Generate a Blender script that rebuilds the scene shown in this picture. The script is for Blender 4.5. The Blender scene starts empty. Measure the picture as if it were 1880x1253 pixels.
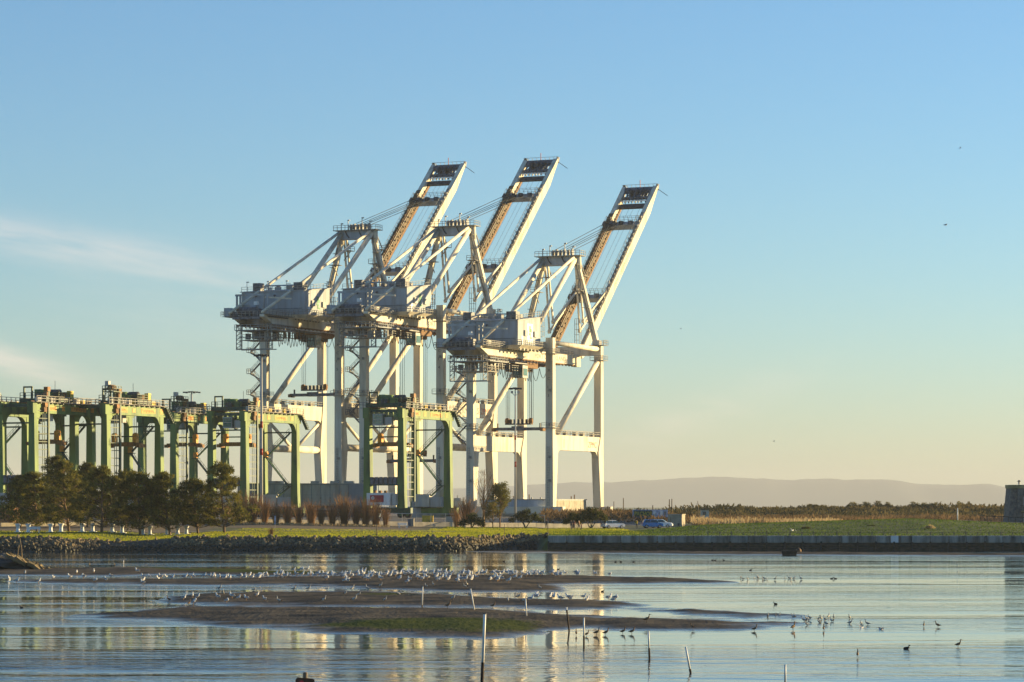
import bpy, bmesh, math, random
from mathutils import Vector, Matrix, noise

# ------------------------------------------------------------------ camera
SC = bpy.context.scene
COL = SC.collection
F_PX, Y_H, CAM_Z = 5500.0, 930.0, 6.0          # focal length in photo pixels, horizon row, eye height over the water
cam_d = bpy.data.cameras.new('camera')
cam = bpy.data.objects.new('camera', cam_d)
COL.objects.link(cam)
cam.location = (0, 0, CAM_Z)
cam.rotation_euler = (math.radians(90), 0, 0)
cam_d.sensor_width = 36
cam_d.lens = 36 * F_PX / 1880
cam_d.shift_y = (Y_H - 626.5) / 1880
cam_d.clip_start = 1
cam_d.clip_end = 60000
SC.camera = cam

# ------------------------------------------------------------------ sky and sun
SUN_AZ = math.radians(24.6)                     # from +X (picture right) towards +Y (away)
SUN_EL = math.radians(7.5)
sun_dir = Vector((math.cos(SUN_AZ) * math.cos(SUN_EL), math.sin(SUN_AZ) * math.cos(SUN_EL), math.sin(SUN_EL)))
W = bpy.data.worlds.new('World')
SC.world = W
W.use_nodes = True
nt = W.node_tree
for n in list(nt.nodes):
    nt.nodes.remove(n)
out = nt.nodes.new('ShaderNodeOutputWorld')
bg = nt.nodes.new('ShaderNodeBackground')
sky = nt.nodes.new('ShaderNodeTexSky')
sky.sky_type = 'NISHITA'
sky.sun_disc = False
sky.sun_elevation = SUN_EL
sky.sun_rotation = math.radians(90) - SUN_AZ
sky.altitude = 10
sky.air_density = 0.96
sky.dust_density = 0.25
sky.ozone_density = 4.0
bg.inputs['Strength'].default_value = 0.086
# thin evening cirrus: three streaks placed on the sky by direction (u = x/y, v = z/y)
def _n(kind, **kw):
    n = nt.nodes.new(kind)
    for k, v in kw.items():
        setattr(n, k, v)
    return n
def _m(op, a, b=0.0, c=0.0):
    n = _n('ShaderNodeMath', operation=op)
    for i, q in enumerate((a, b, c)):
        if isinstance(q, (int, float)):
            n.inputs[i].default_value = q
        else:
            nt.links.new(q, n.inputs[i])
    return n.outputs[0]
tcw = _n('ShaderNodeTexCoord')
sxyz = _n('ShaderNodeSeparateXYZ')
nt.links.new(tcw.outputs['Generated'], sxyz.inputs[0])
cu_, cv_ = _m('DIVIDE', sxyz.outputs[0], sxyz.outputs[1]), _m('DIVIDE', sxyz.outputs[2], sxyz.outputs[1])
cmb = _n('ShaderNodeCombineXYZ')
nt.links.new(_m('MULTIPLY', cu_, 22.0), cmb.inputs[0])
nt.links.new(_m('ADD', _m('MULTIPLY', cv_, 150.0), _m('MULTIPLY', cu_, 25.0)), cmb.inputs[1])
cn = _n('ShaderNodeTexNoise')
cn.inputs['Scale'].default_value, cn.inputs['Detail'].default_value, cn.inputs['Roughness'].default_value = 1.0, 6, .6
nt.links.new(cmb.outputs[0], cn.inputs['Vector'])
total = None
for (u0, v0, slope, lu, lv, amp) in ((-.150, .0875, -.17, .062, .0062, .45), (-.170, .049, -.30, .030, .0050, .62), (.064, .031, .36, .030, .0065, .22), (-.10, .062, -.1, .05, .02, .10)):
    du = _m('SUBTRACT', cu_, u0)
    dv = _m('SUBTRACT', _m('SUBTRACT', cv_, v0), _m('MULTIPLY', du, slope))
    d2 = _m('ADD', _m('POWER', _m('ABSOLUTE', _m('DIVIDE', du, lu)), 2.0), _m('POWER', _m('ABSOLUTE', _m('DIVIDE', dv, lv)), 2.0))
    g = _m('MULTIPLY', _m('POWER', 2.718, _m('MULTIPLY', d2, -1.0)), amp)
    total = g if total is None else _m('ADD', total, g)
wisp = _m('MULTIPLY', total, _m('MULTIPLY', _m('SUBTRACT', cn.outputs['Fac'], .22), 1.9))
front = _m('GREATER_THAN', sxyz.outputs[1], 0.0)
wisp = _m('MULTIPLY', _m('MAXIMUM', wisp, 0.0), front)
cmix = _n('ShaderNodeMix', data_type='RGBA')
nt.links.new(wisp, cmix.inputs[0])
nt.links.new(sky.outputs[0], cmix.inputs[6])
cmix.inputs[7].default_value = (5.6, 4.4, 3.75, 1)      # sunlit ice cloud
nt.links.new(cmix.outputs[2], bg.inputs[0])
nt.links.new(bg.outputs[0], out.inputs[0])

sun_d = bpy.data.lights.new('sun', 'SUN')
sun_d.energy = 5.0
sun_d.angle = math.radians(0.55)
sun_d.color = (1.0, 0.745, 0.36)
sun = bpy.data.objects.new('sun', sun_d)
COL.objects.link(sun)
sun.rotation_euler = sun_dir.to_track_quat('Z', 'Y').to_euler()

SC.view_settings.view_transform = 'Standard'
SC.view_settings.look = 'None'
SC.view_settings.exposure = 1.45
SC.view_settings.gamma = 1.0
SC.view_settings.use_curve_mapping = False
SC.cycles.max_bounces = 6
SC.cycles.volume_bounces = 0
SC.cycles.caustics_reflective = False
SC.cycles.caustics_refractive = False

# ------------------------------------------------------------------ helpers
rnd = random.Random(7)
def P(px, py, y):
    """world point seen at photo pixel (px, py) at distance y"""
    return Vector(((px - 940) / F_PX * y, y, CAM_Z + (Y_H - py) / F_PX * y))
def G(px, py, z=0.0):
    """world point of height z seen at photo pixel (px, py)"""
    y = (CAM_Z - z) * F_PX / (py - Y_H)
    return Vector(((px - 940) / F_PX * y, y, z))
def XY(px, y):
    return (px - 940) / F_PX * y
def sstep(a, b, x):
    t = max(0.0, min(1.0, (x - a) / (b - a)))
    return t * t * (3 - 2 * t)

class MB:
    """collects faces and links them as ONE mesh object"""
    def __init__(s):
        s.v, s.f, s.m = [], [], []
    def add(s, vs, fs, mi=0):
        o = len(s.v)
        s.v += [tuple(v) for v in vs]
        s.f += [tuple(i + o for i in f) for f in fs]
        s.m += [mi] * len(fs)
        return s
    def box(s, x0, x1, y0, y1, z0, z1, mi=0):
        return s.add([(x0, y0, z0), (x1, y0, z0), (x1, y1, z0), (x0, y1, z0), (x0, y0, z1), (x1, y0, z1), (x1, y1, z1), (x0, y1, z1)],
                     [(3, 2, 1, 0), (4, 5, 6, 7), (0, 1, 5, 4), (1, 2, 6, 5), (2, 3, 7, 6), (3, 0, 4, 7)], mi)
    def cbox(s, c, sx, sy, sz, mi=0):
        return s.box(c[0] - sx / 2, c[0] + sx / 2, c[1] - sy / 2, c[1] + sy / 2, c[2] - sz / 2, c[2] + sz / 2, mi)
    def beam(s, a, b, w, h, mi=0, up=(0, 0, 1), w2=None, h2=None):
        a, b = Vector(a), Vector(b)
        d = (b - a).normalized()
        u = Vector(up)
        if abs(d.dot(u)) > 0.99:
            u = Vector((0, 1, 0))
        x = d.cross(u).normalized()
        u = x.cross(d)
        w2, h2 = w2 or w, h2 or h
        vs = []
        for p, ww, hh in ((a, w, h), (b, w2, h2)):
            for i, j in ((-1, -1), (1, -1), (1, 1), (-1, 1)):
                vs.append(p + x * (i * ww / 2) + u * (j * hh / 2))
        return s.add(vs, [(0, 1, 2, 3), (7, 6, 5, 4), (4, 5, 1, 0), (5, 6, 2, 1), (6, 7, 3, 2), (7, 4, 0, 3)], mi)
    def tube(s, pts, r, n=8, mi=0, caps=True):
        pts = [Vector(p) for p in pts]
        rs = r if isinstance(r, (list, tuple)) else [r] * len(pts)
        o, vs, fs = 0, [], []
        ref = None
        for k, p in enumerate(pts):
            d = (pts[min(k + 1, len(pts) - 1)] - pts[max(k - 1, 0)]).normalized()
            if ref is None:
                ref = Vector((0, 0, 1)) if abs(d.z) < 0.9 else Vector((1, 0, 0))
            x = d.cross(ref).normalized()
            y = x.cross(d)
            for i in range(n):
                a = 2 * math.pi * i / n
                vs.append(p + (x * math.cos(a) + y * math.sin(a)) * rs[k])
        for k in range(len(pts) - 1):
            for i in range(n):
                j = (i + 1) % n
                fs.append((k * n + i, k * n + j, k * n + n + j, k * n + n + i))
        if caps:
            fs.append(tuple(range(n - 1, -1, -1)))
            fs.append(tuple((len(pts) - 1) * n + i for i in range(n)))
        return s.add(vs, fs, mi)
    def loft(s, rings, mi=0, caps=True):
        n = len(rings[0])
        fs = []
        for k in range(len(rings) - 1):
            for i in range(n):
                j = (i + 1) % n
                fs.append((k * n + i, k * n + j, k * n + n + j, k * n + n + i))
        if caps:
            fs.append(tuple(range(n - 1, -1, -1)))
            fs.append(tuple((len(rings) - 1) * n + i for i in range(n)))
        return s.add([p for r in rings for p in r], fs, mi)
    def prism(s, poly, d, mi=0):
        """poly: list of points, d: extrusion vector"""
        d = Vector(d)
        a = [Vector(p) for p in poly]
        return s.loft([a, [p + d for p in a]], mi)
    def lathe(s, prof, n=10, c=(0, 0, 0), mi=0):
        return s.loft([[(c[0] + r * math.cos(2 * math.pi * i / n), c[1] + r * math.sin(2 * math.pi * i / n), c[2] + z) for i in range(n)] for r, z in prof], mi)
    def rail(s, pts, h=1.1, step=1.6, r=0.05, mi=0):
        """hand rail along a line: posts, a top rail and a knee rail"""
        pts = [Vector(p) for p in pts]
        for a, b in zip(pts, pts[1:]):
            n = max(1, int(round((b - a).length / step)))
            for i in range(n + 1):
                q = a.lerp(b, i / n)
                s.beam(q, q + Vector((0, 0, h)), 2 * r, 2 * r, mi)
            for hh in (h, h * .55):
                s.beam(a + Vector((0, 0, hh)), b + Vector((0, 0, hh)), 2 * r, 2 * r, mi)
        return s
    def mesh(s, name, mats, smooth=False):
        me = bpy.data.meshes.new(name)
        me.from_pydata(s.v, [], s.f)
        for m in (mats if isinstance(mats, (list, tuple)) else [mats]):
            me.materials.append(M[m] if isinstance(m, str) else m)
        if any(s.m):
            me.polygons.foreach_set('material_index', s.m)
        if smooth:
            me.polygons.foreach_set('use_smooth', [True] * len(me.polygons))
        me.update()
        return me
    def build(s, name, mats, parent=None, smooth=False, fix=True):
        me = s.mesh(name, mats, smooth)
        if fix:
            bm = bmesh.new()
            bm.from_mesh(me)
            bmesh.ops.recalc_face_normals(bm, faces=bm.faces)
            bm.to_mesh(me)
            bm.free()
        return link(name, me, parent)

def link(name, me, parent=None):
    o = bpy.data.objects.new(name, me)
    COL.objects.link(o)
    if parent is not None:
        o.parent = parent
    return o
def tag(o, label=None, cat=None, group=None, kind=None):
    for k, v in (('label', label), ('category', cat), ('group', group), ('kind', kind)):
        if v:
            o[k] = v
    return o
def thing(name, loc, label, cat, rz=0.0, group=None):
    o = link(name, None)
    o.location = loc
    o.rotation_euler = (0, 0, rz)
    return tag(o, label, cat, group)
def copy_tree(o, parent=None):
    c = o.copy()
    COL.objects.link(c)
    if parent is not None:
        c.parent = parent
    for ch in list(o.children):
        copy_tree(ch, c)
    return c
def lettering(txt, size, mat, parent, origin, xdir, ydir, extrude=0.015, width=None, name='lettering', stretch=1.0):
    cu = bpy.data.curves.new('t', 'FONT')
    cu.body, cu.size, cu.extrude, cu.resolution_u = txt, size, extrude, 2
    ob = bpy.data.objects.new('t', cu)
    COL.objects.link(ob)
    me = bpy.data.meshes.new_from_object(ob)
    bpy.data.objects.remove(ob)
    xs = [v.co.x for v in me.vertices]
    ys = [v.co.y for v in me.vertices]
    if width:
        stretch = width / (max(xs) - min(xs))
    x, y = Vector(xdir).normalized(), Vector(ydir).normalized()
    z = x.cross(y)
    o = Vector(origin)
    for v in me.vertices:
        c = v.co.copy()
        v.co = o + x * ((c.x - min(xs)) * stretch) + y * (c.y - min(ys)) + z * c.z
    me.materials.clear()
    me.materials.append(M[mat])
    return link(name, me, parent)

# ------------------------------------------------------------------ materials
M = {}
def pmat(name, col, rough=0.6, metal=0.0, var=0.15, scale=1.5, streak=1.0, col2=None, amt=0.5, bump=0.0, bscale=None, spec=0.22, coords='Object'):
    """painted or natural surface: base colour broken up by noise (stretched along z by streak), optional second colour in patches"""
    m = bpy.data.materials.new(name)
    m.use_nodes = True
    t = m.node_tree
    b = t.nodes['Principled BSDF']
    b.inputs['Roughness'].default_value = rough
    b.inputs['Metallic'].default_value = metal
    b.inputs['Specular IOR Level'].default_value = spec
    tc = t.nodes.new('ShaderNodeTexCoord')
    mp = t.nodes.new('ShaderNodeMapping')
    mp.inputs['Scale'].default_value = (1, 1, 1 / streak)
    if coords == 'World':
        gp = t.nodes.new('ShaderNodeNewGeometry')
        t.links.new(gp.outputs['Position'], mp.inputs[0])
    else:
        t.links.new(tc.outputs[coords], mp.inputs[0])
    nz = t.nodes.new('ShaderNodeTexNoise')
    nz.inputs['Scale'].default_value = scale
    nz.inputs['Detail'].default_value = 5
    t.links.new(mp.outputs[0], nz.inputs['Vector'])
    cr = t.nodes.new('ShaderNodeValToRGB')
    c2 = col2 or tuple(c * (1 - var * 2) for c in col)
    cr.color_ramp.elements[0].position = 0.5 - 0.28 * (1 - amt) - 0.02
    cr.color_ramp.elements[1].position = 0.5 + 0.25 * amt
    cr.color_ramp.elements[0].color = c2 + (1,)
    cr.color_ramp.elements[1].color = tuple(min(1, c * (1 + var * .3)) for c in col) + (1,)
    t.links.new(nz.outputs['Fac'], cr.inputs[0])
    t.links.new(cr.outputs[0], b.inputs['Base Color'])
    if bump:
        n2 = t.nodes.new('ShaderNodeTexNoise')
        n2.inputs['Scale'].default_value = bscale or scale * 6
        n2.inputs['Detail'].default_value = 4
        t.links.new(mp.outputs[0], n2.inputs['Vector'])
        bp = t.nodes.new('ShaderNodeBump')
        bp.inputs['Strength'].default_value = bump
        bp.inputs['Distance'].default_value = 0.1
        t.links.new(n2.outputs['Fac'], bp.inputs['Height'])
        t.links.new(bp.outputs[0], b.inputs['Normal'])
    M[name] = m
    return m
pmat('crane_white', (.65, .60, .48), .75, var=.06, scale=.6, streak=7, amt=.12, col2=(.36, .31, .24), coords='World')
pmat('crane_grey', (.37, .40, .42), .75, var=.13, scale=.6, streak=6, col2=(.28, .27, .25), amt=.35, coords='World')
pmat('house_panel', (.36, .40, .43), .75, var=.10, scale=.8, streak=8, col2=(.30, .30, .29), amt=.35, coords='World')
pmat('rail_steel', (.32, .31, .28), .75, var=.2)
pmat('dark_steel', (.07, .075, .08), .55, var=.3)
pmat('mid_steel', (.15, .16, .18), .5, var=.3)
pmat('rust', (.24, .135, .065), .8, var=.35, scale=2.5, col2=(.11, .07, .045))
pmat('grating', (.17, .125, .08), .75, var=.35, scale=3)
pmat('rope', (.05, .055, .06), .7)
pmat('rtg_green', (.135, .215, .055), .65, var=.15, scale=.7, streak=5, col2=(.045, .09, .035), amt=.35, coords='World', spec=.35)
pmat('rtg_dark', (.035, .085, .055), .5, var=.25)
pmat('orange', (.72, .30, .03), .55, var=.2, scale=2)
pmat('orange_brown', (.34, .16, .05), .65, var=.3, scale=2)
pmat('yellow', (.75, .50, .05), .55, var=.15)
pmat('white_paint', (.78, .77, .74), .45, var=.07, scale=1.2, streak=4)
pmat('off_white', (.50, .48, .43), .6, var=.12, scale=1.0, streak=3)
pmat('red_paint', (.42, .05, .04), .5, var=.2)
pmat('banner_red', (.40, .03, .05), .6, var=.1)
pmat('letter_dark', (.10, .10, .11), .6)
pmat('letter_grey', (.20, .20, .20), .6)
pmat('letter_red', (.62, .16, .08), .6)
pmat('logo_green', (.10, .30, .16), .6)
pmat('glass', (.03, .07, .08), .06, var=.2, spec=.8)
pmat('cab_glass', (.05, .16, .15), .08, var=.3, spec=.8)
pmat('panel_grey', (.30, .33, .33), .6, var=.15, scale=.9, streak=5, col2=(.22, .23, .22), coords='World')
pmat('panel_blue', (.17, .22, .27), .6, var=.12, scale=.5)
pmat('shed_shaded', (.42, .50, .58), .6, var=.12, scale=.6, streak=4)  # bluish shade of the shed's left side, put into the colour
pmat('beige_wall', (.36, .32, .24), .75, var=.14, scale=.8)
pmat('concrete', (.44, .40, .32), .85, var=.18, scale=.8, bump=.2)
pmat('wood', (.22, .17, .11), .8, var=.3, scale=2, streak=5)
pmat('dark_wood', (.095, .08, .06), .85, var=.35, scale=1.5, streak=.3, col2=(.045, .045, .032))
pmat('bark', (.27, .18, .11), .9, var=.35, scale=5, streak=4, bump=.5)
pmat('bark_pale', (.36, .27, .16), .9, var=.3, scale=5, streak=4, bump=.4)
pmat('twig', (.26, .155, .075), .85, var=.3, scale=2)
pmat('pine', (.085, .095, .030), .65, var=.3, scale=1.4, col2=(.035, .045, .016), amt=.6)
pmat('leaf_dark', (.055, .075, .03), .65, var=.3, scale=1.0, col2=(.028, .04, .018), amt=.6)
pmat('leaf_olive', (.16, .15, .045), .7, var=.3, scale=1.0, col2=(.07, .075, .025))
pmat('leaf_yellow', (.32, .26, .06), .7, var=.3, scale=1.5, col2=(.16, .13, .04))
pmat('reed', (.44, .36, .20), .85, var=.3, scale=.8, col2=(.26, .19, .10))
pmat('scrub', (.055, .06, .032), .85, var=.4, scale=.08, col2=(.085, .06, .035), amt=.5)
pmat('stone', (.23, .175, .10), .85, var=.4, scale=.9, bump=.5, bscale=3, col2=(.08, .068, .045))
pmat('wet_stone', (.045, .04, .028), .6, var=.4, scale=.9, bump=.5, bscale=3, col2=(.03, .032, .02))
pmat('rock', (.24, .17, .09), .85, var=.4, scale=.6, bump=.6, bscale=3, col2=(.07, .07, .035))
pmat('gull_white', (.88, .86, .82), .7, var=.05)
pmat('gull_grey', (.30, .31, .33), .7, var=.1)
pmat('gull_dark', (.05, .05, .05), .7)
pmat('gull_leg', (.45, .25, .10), .7)
pmat('brown_bird', (.25, .16, .09), .8, var=.4, scale=20)
pmat('duck', (.06, .05, .045), .7, var=.4, scale=10)
pmat('pipe', (.92, .90, .84), .5, var=.2, scale=3, streak=3)
pmat('pipe_wet', (.10, .07, .05), .8, var=.4, scale=14, bump=.8)
pmat('sign_brown', (.075, .042, .028), .6, var=.2, scale=6)
pmat('car_white', (.75, .74, .73), .25, var=.04, spec=.6)
pmat('car_blue', (.03, .20, .52), .25, var=.08, spec=.6)
pmat('tyre', (.025, .025, .025), .85)
pmat('hubcap', (.45, .45, .45), .35, .6)
pmat('red_lamp', (.5, .03, .02), .3)
pmat('container_red', (.20, .045, .035), .6, var=.25, scale=.8, streak=3)
pmat('container_rust', (.42, .17, .06), .65, var=.3, scale=.8, streak=3)
pmat('graffiti_dark', (.07, .09, .07), .6, var=.2)
pmat('graffiti_yellow', (.50, .44, .06), .6)
pmat('graffiti_blue', (.42, .50, .66), .6, var=.3, scale=1.5)
pmat('tower_stone', (.20, .175, .15), .9, var=.45, scale=2.2, bump=.7, bscale=6, col2=(.11, .10, .10))
pmat('parapet', (.42, .32, .16), .75, var=.2)
pmat('blind', (.42, .33, .29), .6, var=.12, scale=3)
pmat('hill', (.05, .055, .04), .95, var=.3, scale=.002, coords='Object')
pmat('skin', (.45, .28, .19), .6)
pmat('wet_wood', (.035, .032, .028), .6, var=.3)
pmat('seawall_a', (.46, .43, .37), .85, var=.25, scale=1.2, streak=4, col2=(.15, .15, .13))
pmat('seawall_b', (.36, .33, .28), .85, var=.3, scale=1.0, streak=4, col2=(.13, .12, .10))

# ------------------------------------------------------------------ the setting
import numpy as np
def lerp(a, b, t):
    return a + (b - a) * t
def interp(x, tab):
    if x <= tab[0][0]:
        return tab[0][1]
    for (x0, y0), (x1, y1) in zip(tab, tab[1:]):
        if x <= x1:
            return lerp(y0, y1, (x - x0) / (x1 - x0))
    return tab[-1][1]
def nz(x, y, s, seed=0.0):
    return noise.noise(Vector((x * s, y * s, seed)))
def shore(x):
    return 400 + 1.6 * nz(x, 0, .09, 3) + 1.0 * nz(x, 0, .35, 5) + 24 * sstep(-8, 1, x) - 5 * sstep(-55, -62, x)
MOUND = [(20, 1.95), (31, 3.0), (48, 3.55), (63, 4.0), (80, 3.3), (95, 2.6)]
def land_z(x, y):
    d = y - shore(x)
    if d < 0:
        left = max(-0.9, d * .25)
    else:
        bank = min(1.75, d * .29) if x > -200 else 1.75
        bank *= lerp(1, .75, sstep(-62, -56, x) * (1 - sstep(-52, -44, x)))
        zf = lerp(2.9, 2.15, sstep(-52, -8, x))
        left = lerp(bank, zf, sstep(8, 160, d)) if d > 8 else bank
    if y < 413:
        right = -0.9
    else:
        right = 1.95 + (interp(x, MOUND) - 1.95) * sstep(416, 472, y) * (1 - .8 * sstep(476, 545, y))
        right = lerp(right, 1.85, sstep(545, 600, y))
    z = lerp(left, right, sstep(4.2, 5.0, x))
    if y > 560:
        yard = 3.6 * (1 - sstep(27, 40, x)) + 1.85 * sstep(27, 40, x)
        z = lerp(z, yard, sstep(572, 600, y))
    if y > 800:
        lev = 4.75 * sstep(36, 62, x * 900 / y) + 3.6 * (1 - sstep(36, 62, x * 900 / y))
        z = lerp(z, lev, sstep(840, 905, y))
        z = lerp(z, 1.2, sstep(1000, 1200, y))
    if 440 < y < 600:
        z += .06 * nz(x, y, .12)
    return z

def attr_mat(name):
    """ground: grass with earth, wet and paved areas blended by real-world masks stored on the mesh"""
    m = bpy.data.materials.new(name)
    m.use_nodes = True
    t = m.node_tree
    b = t.nodes['Principled BSDF']
    b.inputs['Roughness'].default_value = .9
    b.inputs['Specular IOR Level'].default_value = .2
    geo = t.nodes.new('ShaderNodeNewGeometry')
    n1 = t.nodes.new('ShaderNodeTexNoise')
    n1.inputs['Scale'].default_value = .25
    n1.inputs['Detail'].default_value = 6
    t.links.new(geo.outputs['Position'], n1.inputs['Vector'])
    ra = t.nodes.new('ShaderNodeValToRGB')
    ra.color_ramp.elements[0].position, ra.color_ramp.elements[1].position = .35, .68
    ra.color_ramp.elements[0].color = (.06, .085, .02, 1)
    ra.color_ramp.elements[1].color = (.115, .13, .03, 1)
    t.links.new(n1.outputs['Fac'], ra.inputs[0])
    prev = ra.outputs[0]
    for an, ca, cb, sc in (('soil', (.12, .085, .05), (.20, .15, .085), .6), ('paved', (.16, .15, .13), (.22, .20, .17), .15), ('wet', (.05, .045, .035), (.09, .08, .055), .5)):
        at = t.nodes.new('ShaderNodeAttribute')
        at.attribute_name = an
        n2 = t.nodes.new('ShaderNodeTexNoise')
        n2.inputs['Scale'].default_value = sc
        n2.inputs['Detail'].default_value = 5
        t.links.new(geo.outputs['Position'], n2.inputs['Vector'])
        r2 = t.nodes.new('ShaderNodeValToRGB')
        r2.color_ramp.elements[0].color, r2.color_ramp.elements[1].color = ca + (1,), cb + (1,)
        r2.color_ramp.elements[0].position, r2.color_ramp.elements[1].position = .35, .65
        t.links.new(n2.outputs['Fac'], r2.inputs[0])
        mx = t.nodes.new('ShaderNodeMix')
        mx.data_type = 'RGBA'
        t.links.new(at.outputs['Fac'], mx.inputs[0])
        t.links.new(prev, mx.inputs[6])
        t.links.new(r2.outputs[0], mx.inputs[7])
        prev = mx.outputs[2]
    t.links.new(prev, b.inputs['Base Color'])
    M[name] = m
attr_mat('ground')

ys = [394 + 2.0 * i for i in range(40)] + [474 + 4 * i for i in range(34)] + [620, 640, 670, 710, 760, 800, 830, 845, 860, 875, 890, 905, 940, 1000, 1060, 1120, 1200, 1500, 2200, 3500, 6000, 10000, 15000, 21000]
us = [-420, -260, -170, -130, -110] + [-98 + 1.3 * i for i in range(153)] + [112, 130, 170, 260, 420]
V, Fc, soil, paved, wet = [], [], [], [], []
for y in ys:
    for k, u in enumerate(us):
        x = u * max(1.0, y / 430)
        if k == 0: x = -9500
        if k == len(us) - 1: x = 9500
        if 4.2 < x < 6.6 and y < 470:
            x = x
        V.append((x, y, land_z(x, y)))
        d = y - shore(x)
        s = sstep(-52, -46, x + 4 * nz(x, y, .2)) * (1 - sstep(-18, -12, x)) * sstep(492, 498, y) * (1 - sstep(575, 590, y))
        s = max(s, (1 - sstep(-52, -46, x)) * sstep(462, 468, y))
        soil.append(s)
        paved.append(sstep(574, 584, y) * (1 - sstep(27, 40, x)) * (1 - sstep(1000, 1100, y)))
        wet.append((1 - sstep(6.2, 7.4, d + 1.2 * nz(x, y, .3))) if x < 4.5 else 0.0)
nu = len(us)
for j in range(len(ys) - 1):
    for i in range(nu - 1):
        Fc.append((j * nu + i, j * nu + i + 1, (j + 1) * nu + i + 1, (j + 1) * nu + i))
me = bpy.data.meshes.new('ground')
me.from_pydata(V, [], Fc)
for nm, arr in (('soil', soil), ('paved', paved), ('wet', wet)):
    a = me.attributes.new(nm, 'FLOAT', 'POINT')
    a.data.foreach_set('value', arr)
me.polygons.foreach_set('use_smooth', [True] * len(me.polygons))
me.materials.append(M['ground'])
GROUND = tag(link('ground', me), kind='structure', label='grassy shore and port ground reaching to the horizon')

# near bank under and in front of the camera (below the picture)
bk = MB()
rows = [(-300, 4.2), (20, 3.4), (45, 1.8), (70, .6), (90, -.7)]
bk.add([(x, y, z) for y, z in rows for x in (-9500, -60, 0, 60, 9500)], [(j * 5 + i, j * 5 + i + 1, j * 5 + i + 6, j * 5 + i + 5) for j in range(4) for i in range(4)])
tag(bk.build('near_shore_ground', 'concrete', fix=False), kind='structure', label='low near bank in front of the viewer')

# water
def water_mat():
    m = bpy.data.materials.new('water')
    m.use_nodes = True
    t = m.node_tree
    b = t.nodes['Principled BSDF']
    b.inputs['Base Color'].default_value = (.02, .04, .055, 1)
    b.inputs['Roughness'].default_value = .04
    b.inputs['IOR'].default_value = 1.42
    b.inputs['Specular IOR Level'].default_value = .5
    geo = t.nodes.new('ShaderNodeNewGeometry')
    def field(sx, sy, scale, detail=2.0, rot=0.0, dist=0.0):
        mp = t.nodes.new('ShaderNodeMapping')
        mp.inputs['Scale'].default_value = (sx, sy, 1)
        mp.inputs['Rotation'].default_value = (0, 0, rot)
        t.links.new(geo.outputs['Position'], mp.inputs[0])
        n = t.nodes.new('ShaderNodeTexNoise')
        n.inputs['Scale'].default_value = scale
        n.inputs['Detail'].default_value = detail
        n.inputs['Distortion'].default_value = dist
        t.links.new(mp.outputs[0], n.inputs['Vector'])
        return n.outputs['Fac']
    def math_(op, a, bb):
        n = t.nodes.new('ShaderNodeMath')
        n.operation = op
        for i, q in enumerate((a, bb)):
            if isinstance(q, (int, float)):
                n.inputs[i].default_value = q
            else:
                t.links.new(q, n.inputs[i])
        return n.outputs[0]
    ripple = field(.55, 1.0, 1.9, 3.0, .12)
    swell = field(.35, 1.0, .42, 2.0, -.1, .4)
    patch = field(.05, .30, .20, 4.0, .04, .5)            # wind patches
    rmp = t.nodes.new('ShaderNodeMapRange')
    rmp.inputs['From Min'].default_value, rmp.inputs['From Max'].default_value = .42, .66
    rmp.inputs['To Min'].default_value, rmp.inputs['To Max'].default_value = 0.14, 1.35
    t.links.new(patch, rmp.inputs[0])
    # wind reaches the open water in front of the bar more than the sheltered water behind it
    sx = t.nodes.new('ShaderNodeSeparateXYZ')
    t.links.new(geo.outputs['Position'], sx.inputs[0])
    near = t.nodes.new('ShaderNodeMapRange')
    near.inputs['From Min'].default_value, near.inputs['From Max'].default_value = 175, 110
    near.inputs['To Min'].default_value, near.inputs['To Max'].default_value = .46, 1.0
    t.links.new(sx.outputs['Y'], near.inputs[0])
    lf = t.nodes.new('ShaderNodeMapRange')
    lf.inputs['From Min'].default_value, lf.inputs['From Max'].default_value = -4, -14
    lf.inputs['To Min'].default_value, lf.inputs['To Max'].default_value = .6, 1.5
    t.links.new(sx.outputs['X'], lf.inputs[0])
    amp = math_('MULTIPLY', math_('MULTIPLY', rmp.outputs[0], near.outputs[0]), lf.outputs[0])
    h = math_('MULTIPLY', math_('ADD', math_('MULTIPLY', ripple, .018), math_('MULTIPLY', swell, .05)), amp)
    line = field(.05, .55, .22, 3.0, -.05, .8)            # current lines over the shallows
    lr = t.nodes.new('ShaderNodeMapRange')
    lr.inputs['From Min'].default_value, lr.inputs['From Max'].default_value = .60, .70
    t.links.new(line, lr.inputs[0])
    wave = field(.5, 1.0, 1.1, 2.0, -.08)
    h = math_('ADD', h, math_('MULTIPLY', math_('MULTIPLY', lr.outputs[0], wave), .018))
    bp = t.nodes.new('ShaderNodeBump')
    bp.inputs['Strength'].default_value = 1.0
    bp.inputs['Distance'].default_value = WATER_AMP
    t.links.new(h, bp.inputs['Height'])
    t.links.new(bp.outputs[0], b.inputs['Normal'])
    M['water'] = m
WATER_AMP = 3.8
water_mat()
wt = MB()
xs = [-9500] + [-120 + 10 * i for i in range(25)] + [9500]
wys = [62 + 15 * i for i in range(27)]
wt.add([(x, y, 0) for y in wys for x in xs], [(j * len(xs) + i, j * len(xs) + i + 1, (j + 1) * len(xs) + i + 1, (j + 1) * len(xs) + i) for j in range(len(wys) - 1) for i in range(len(xs) - 1)])
tag(wt.build('water', 'water', fix=False), kind='structure', label='calm tidal water in front of the port')

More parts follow.
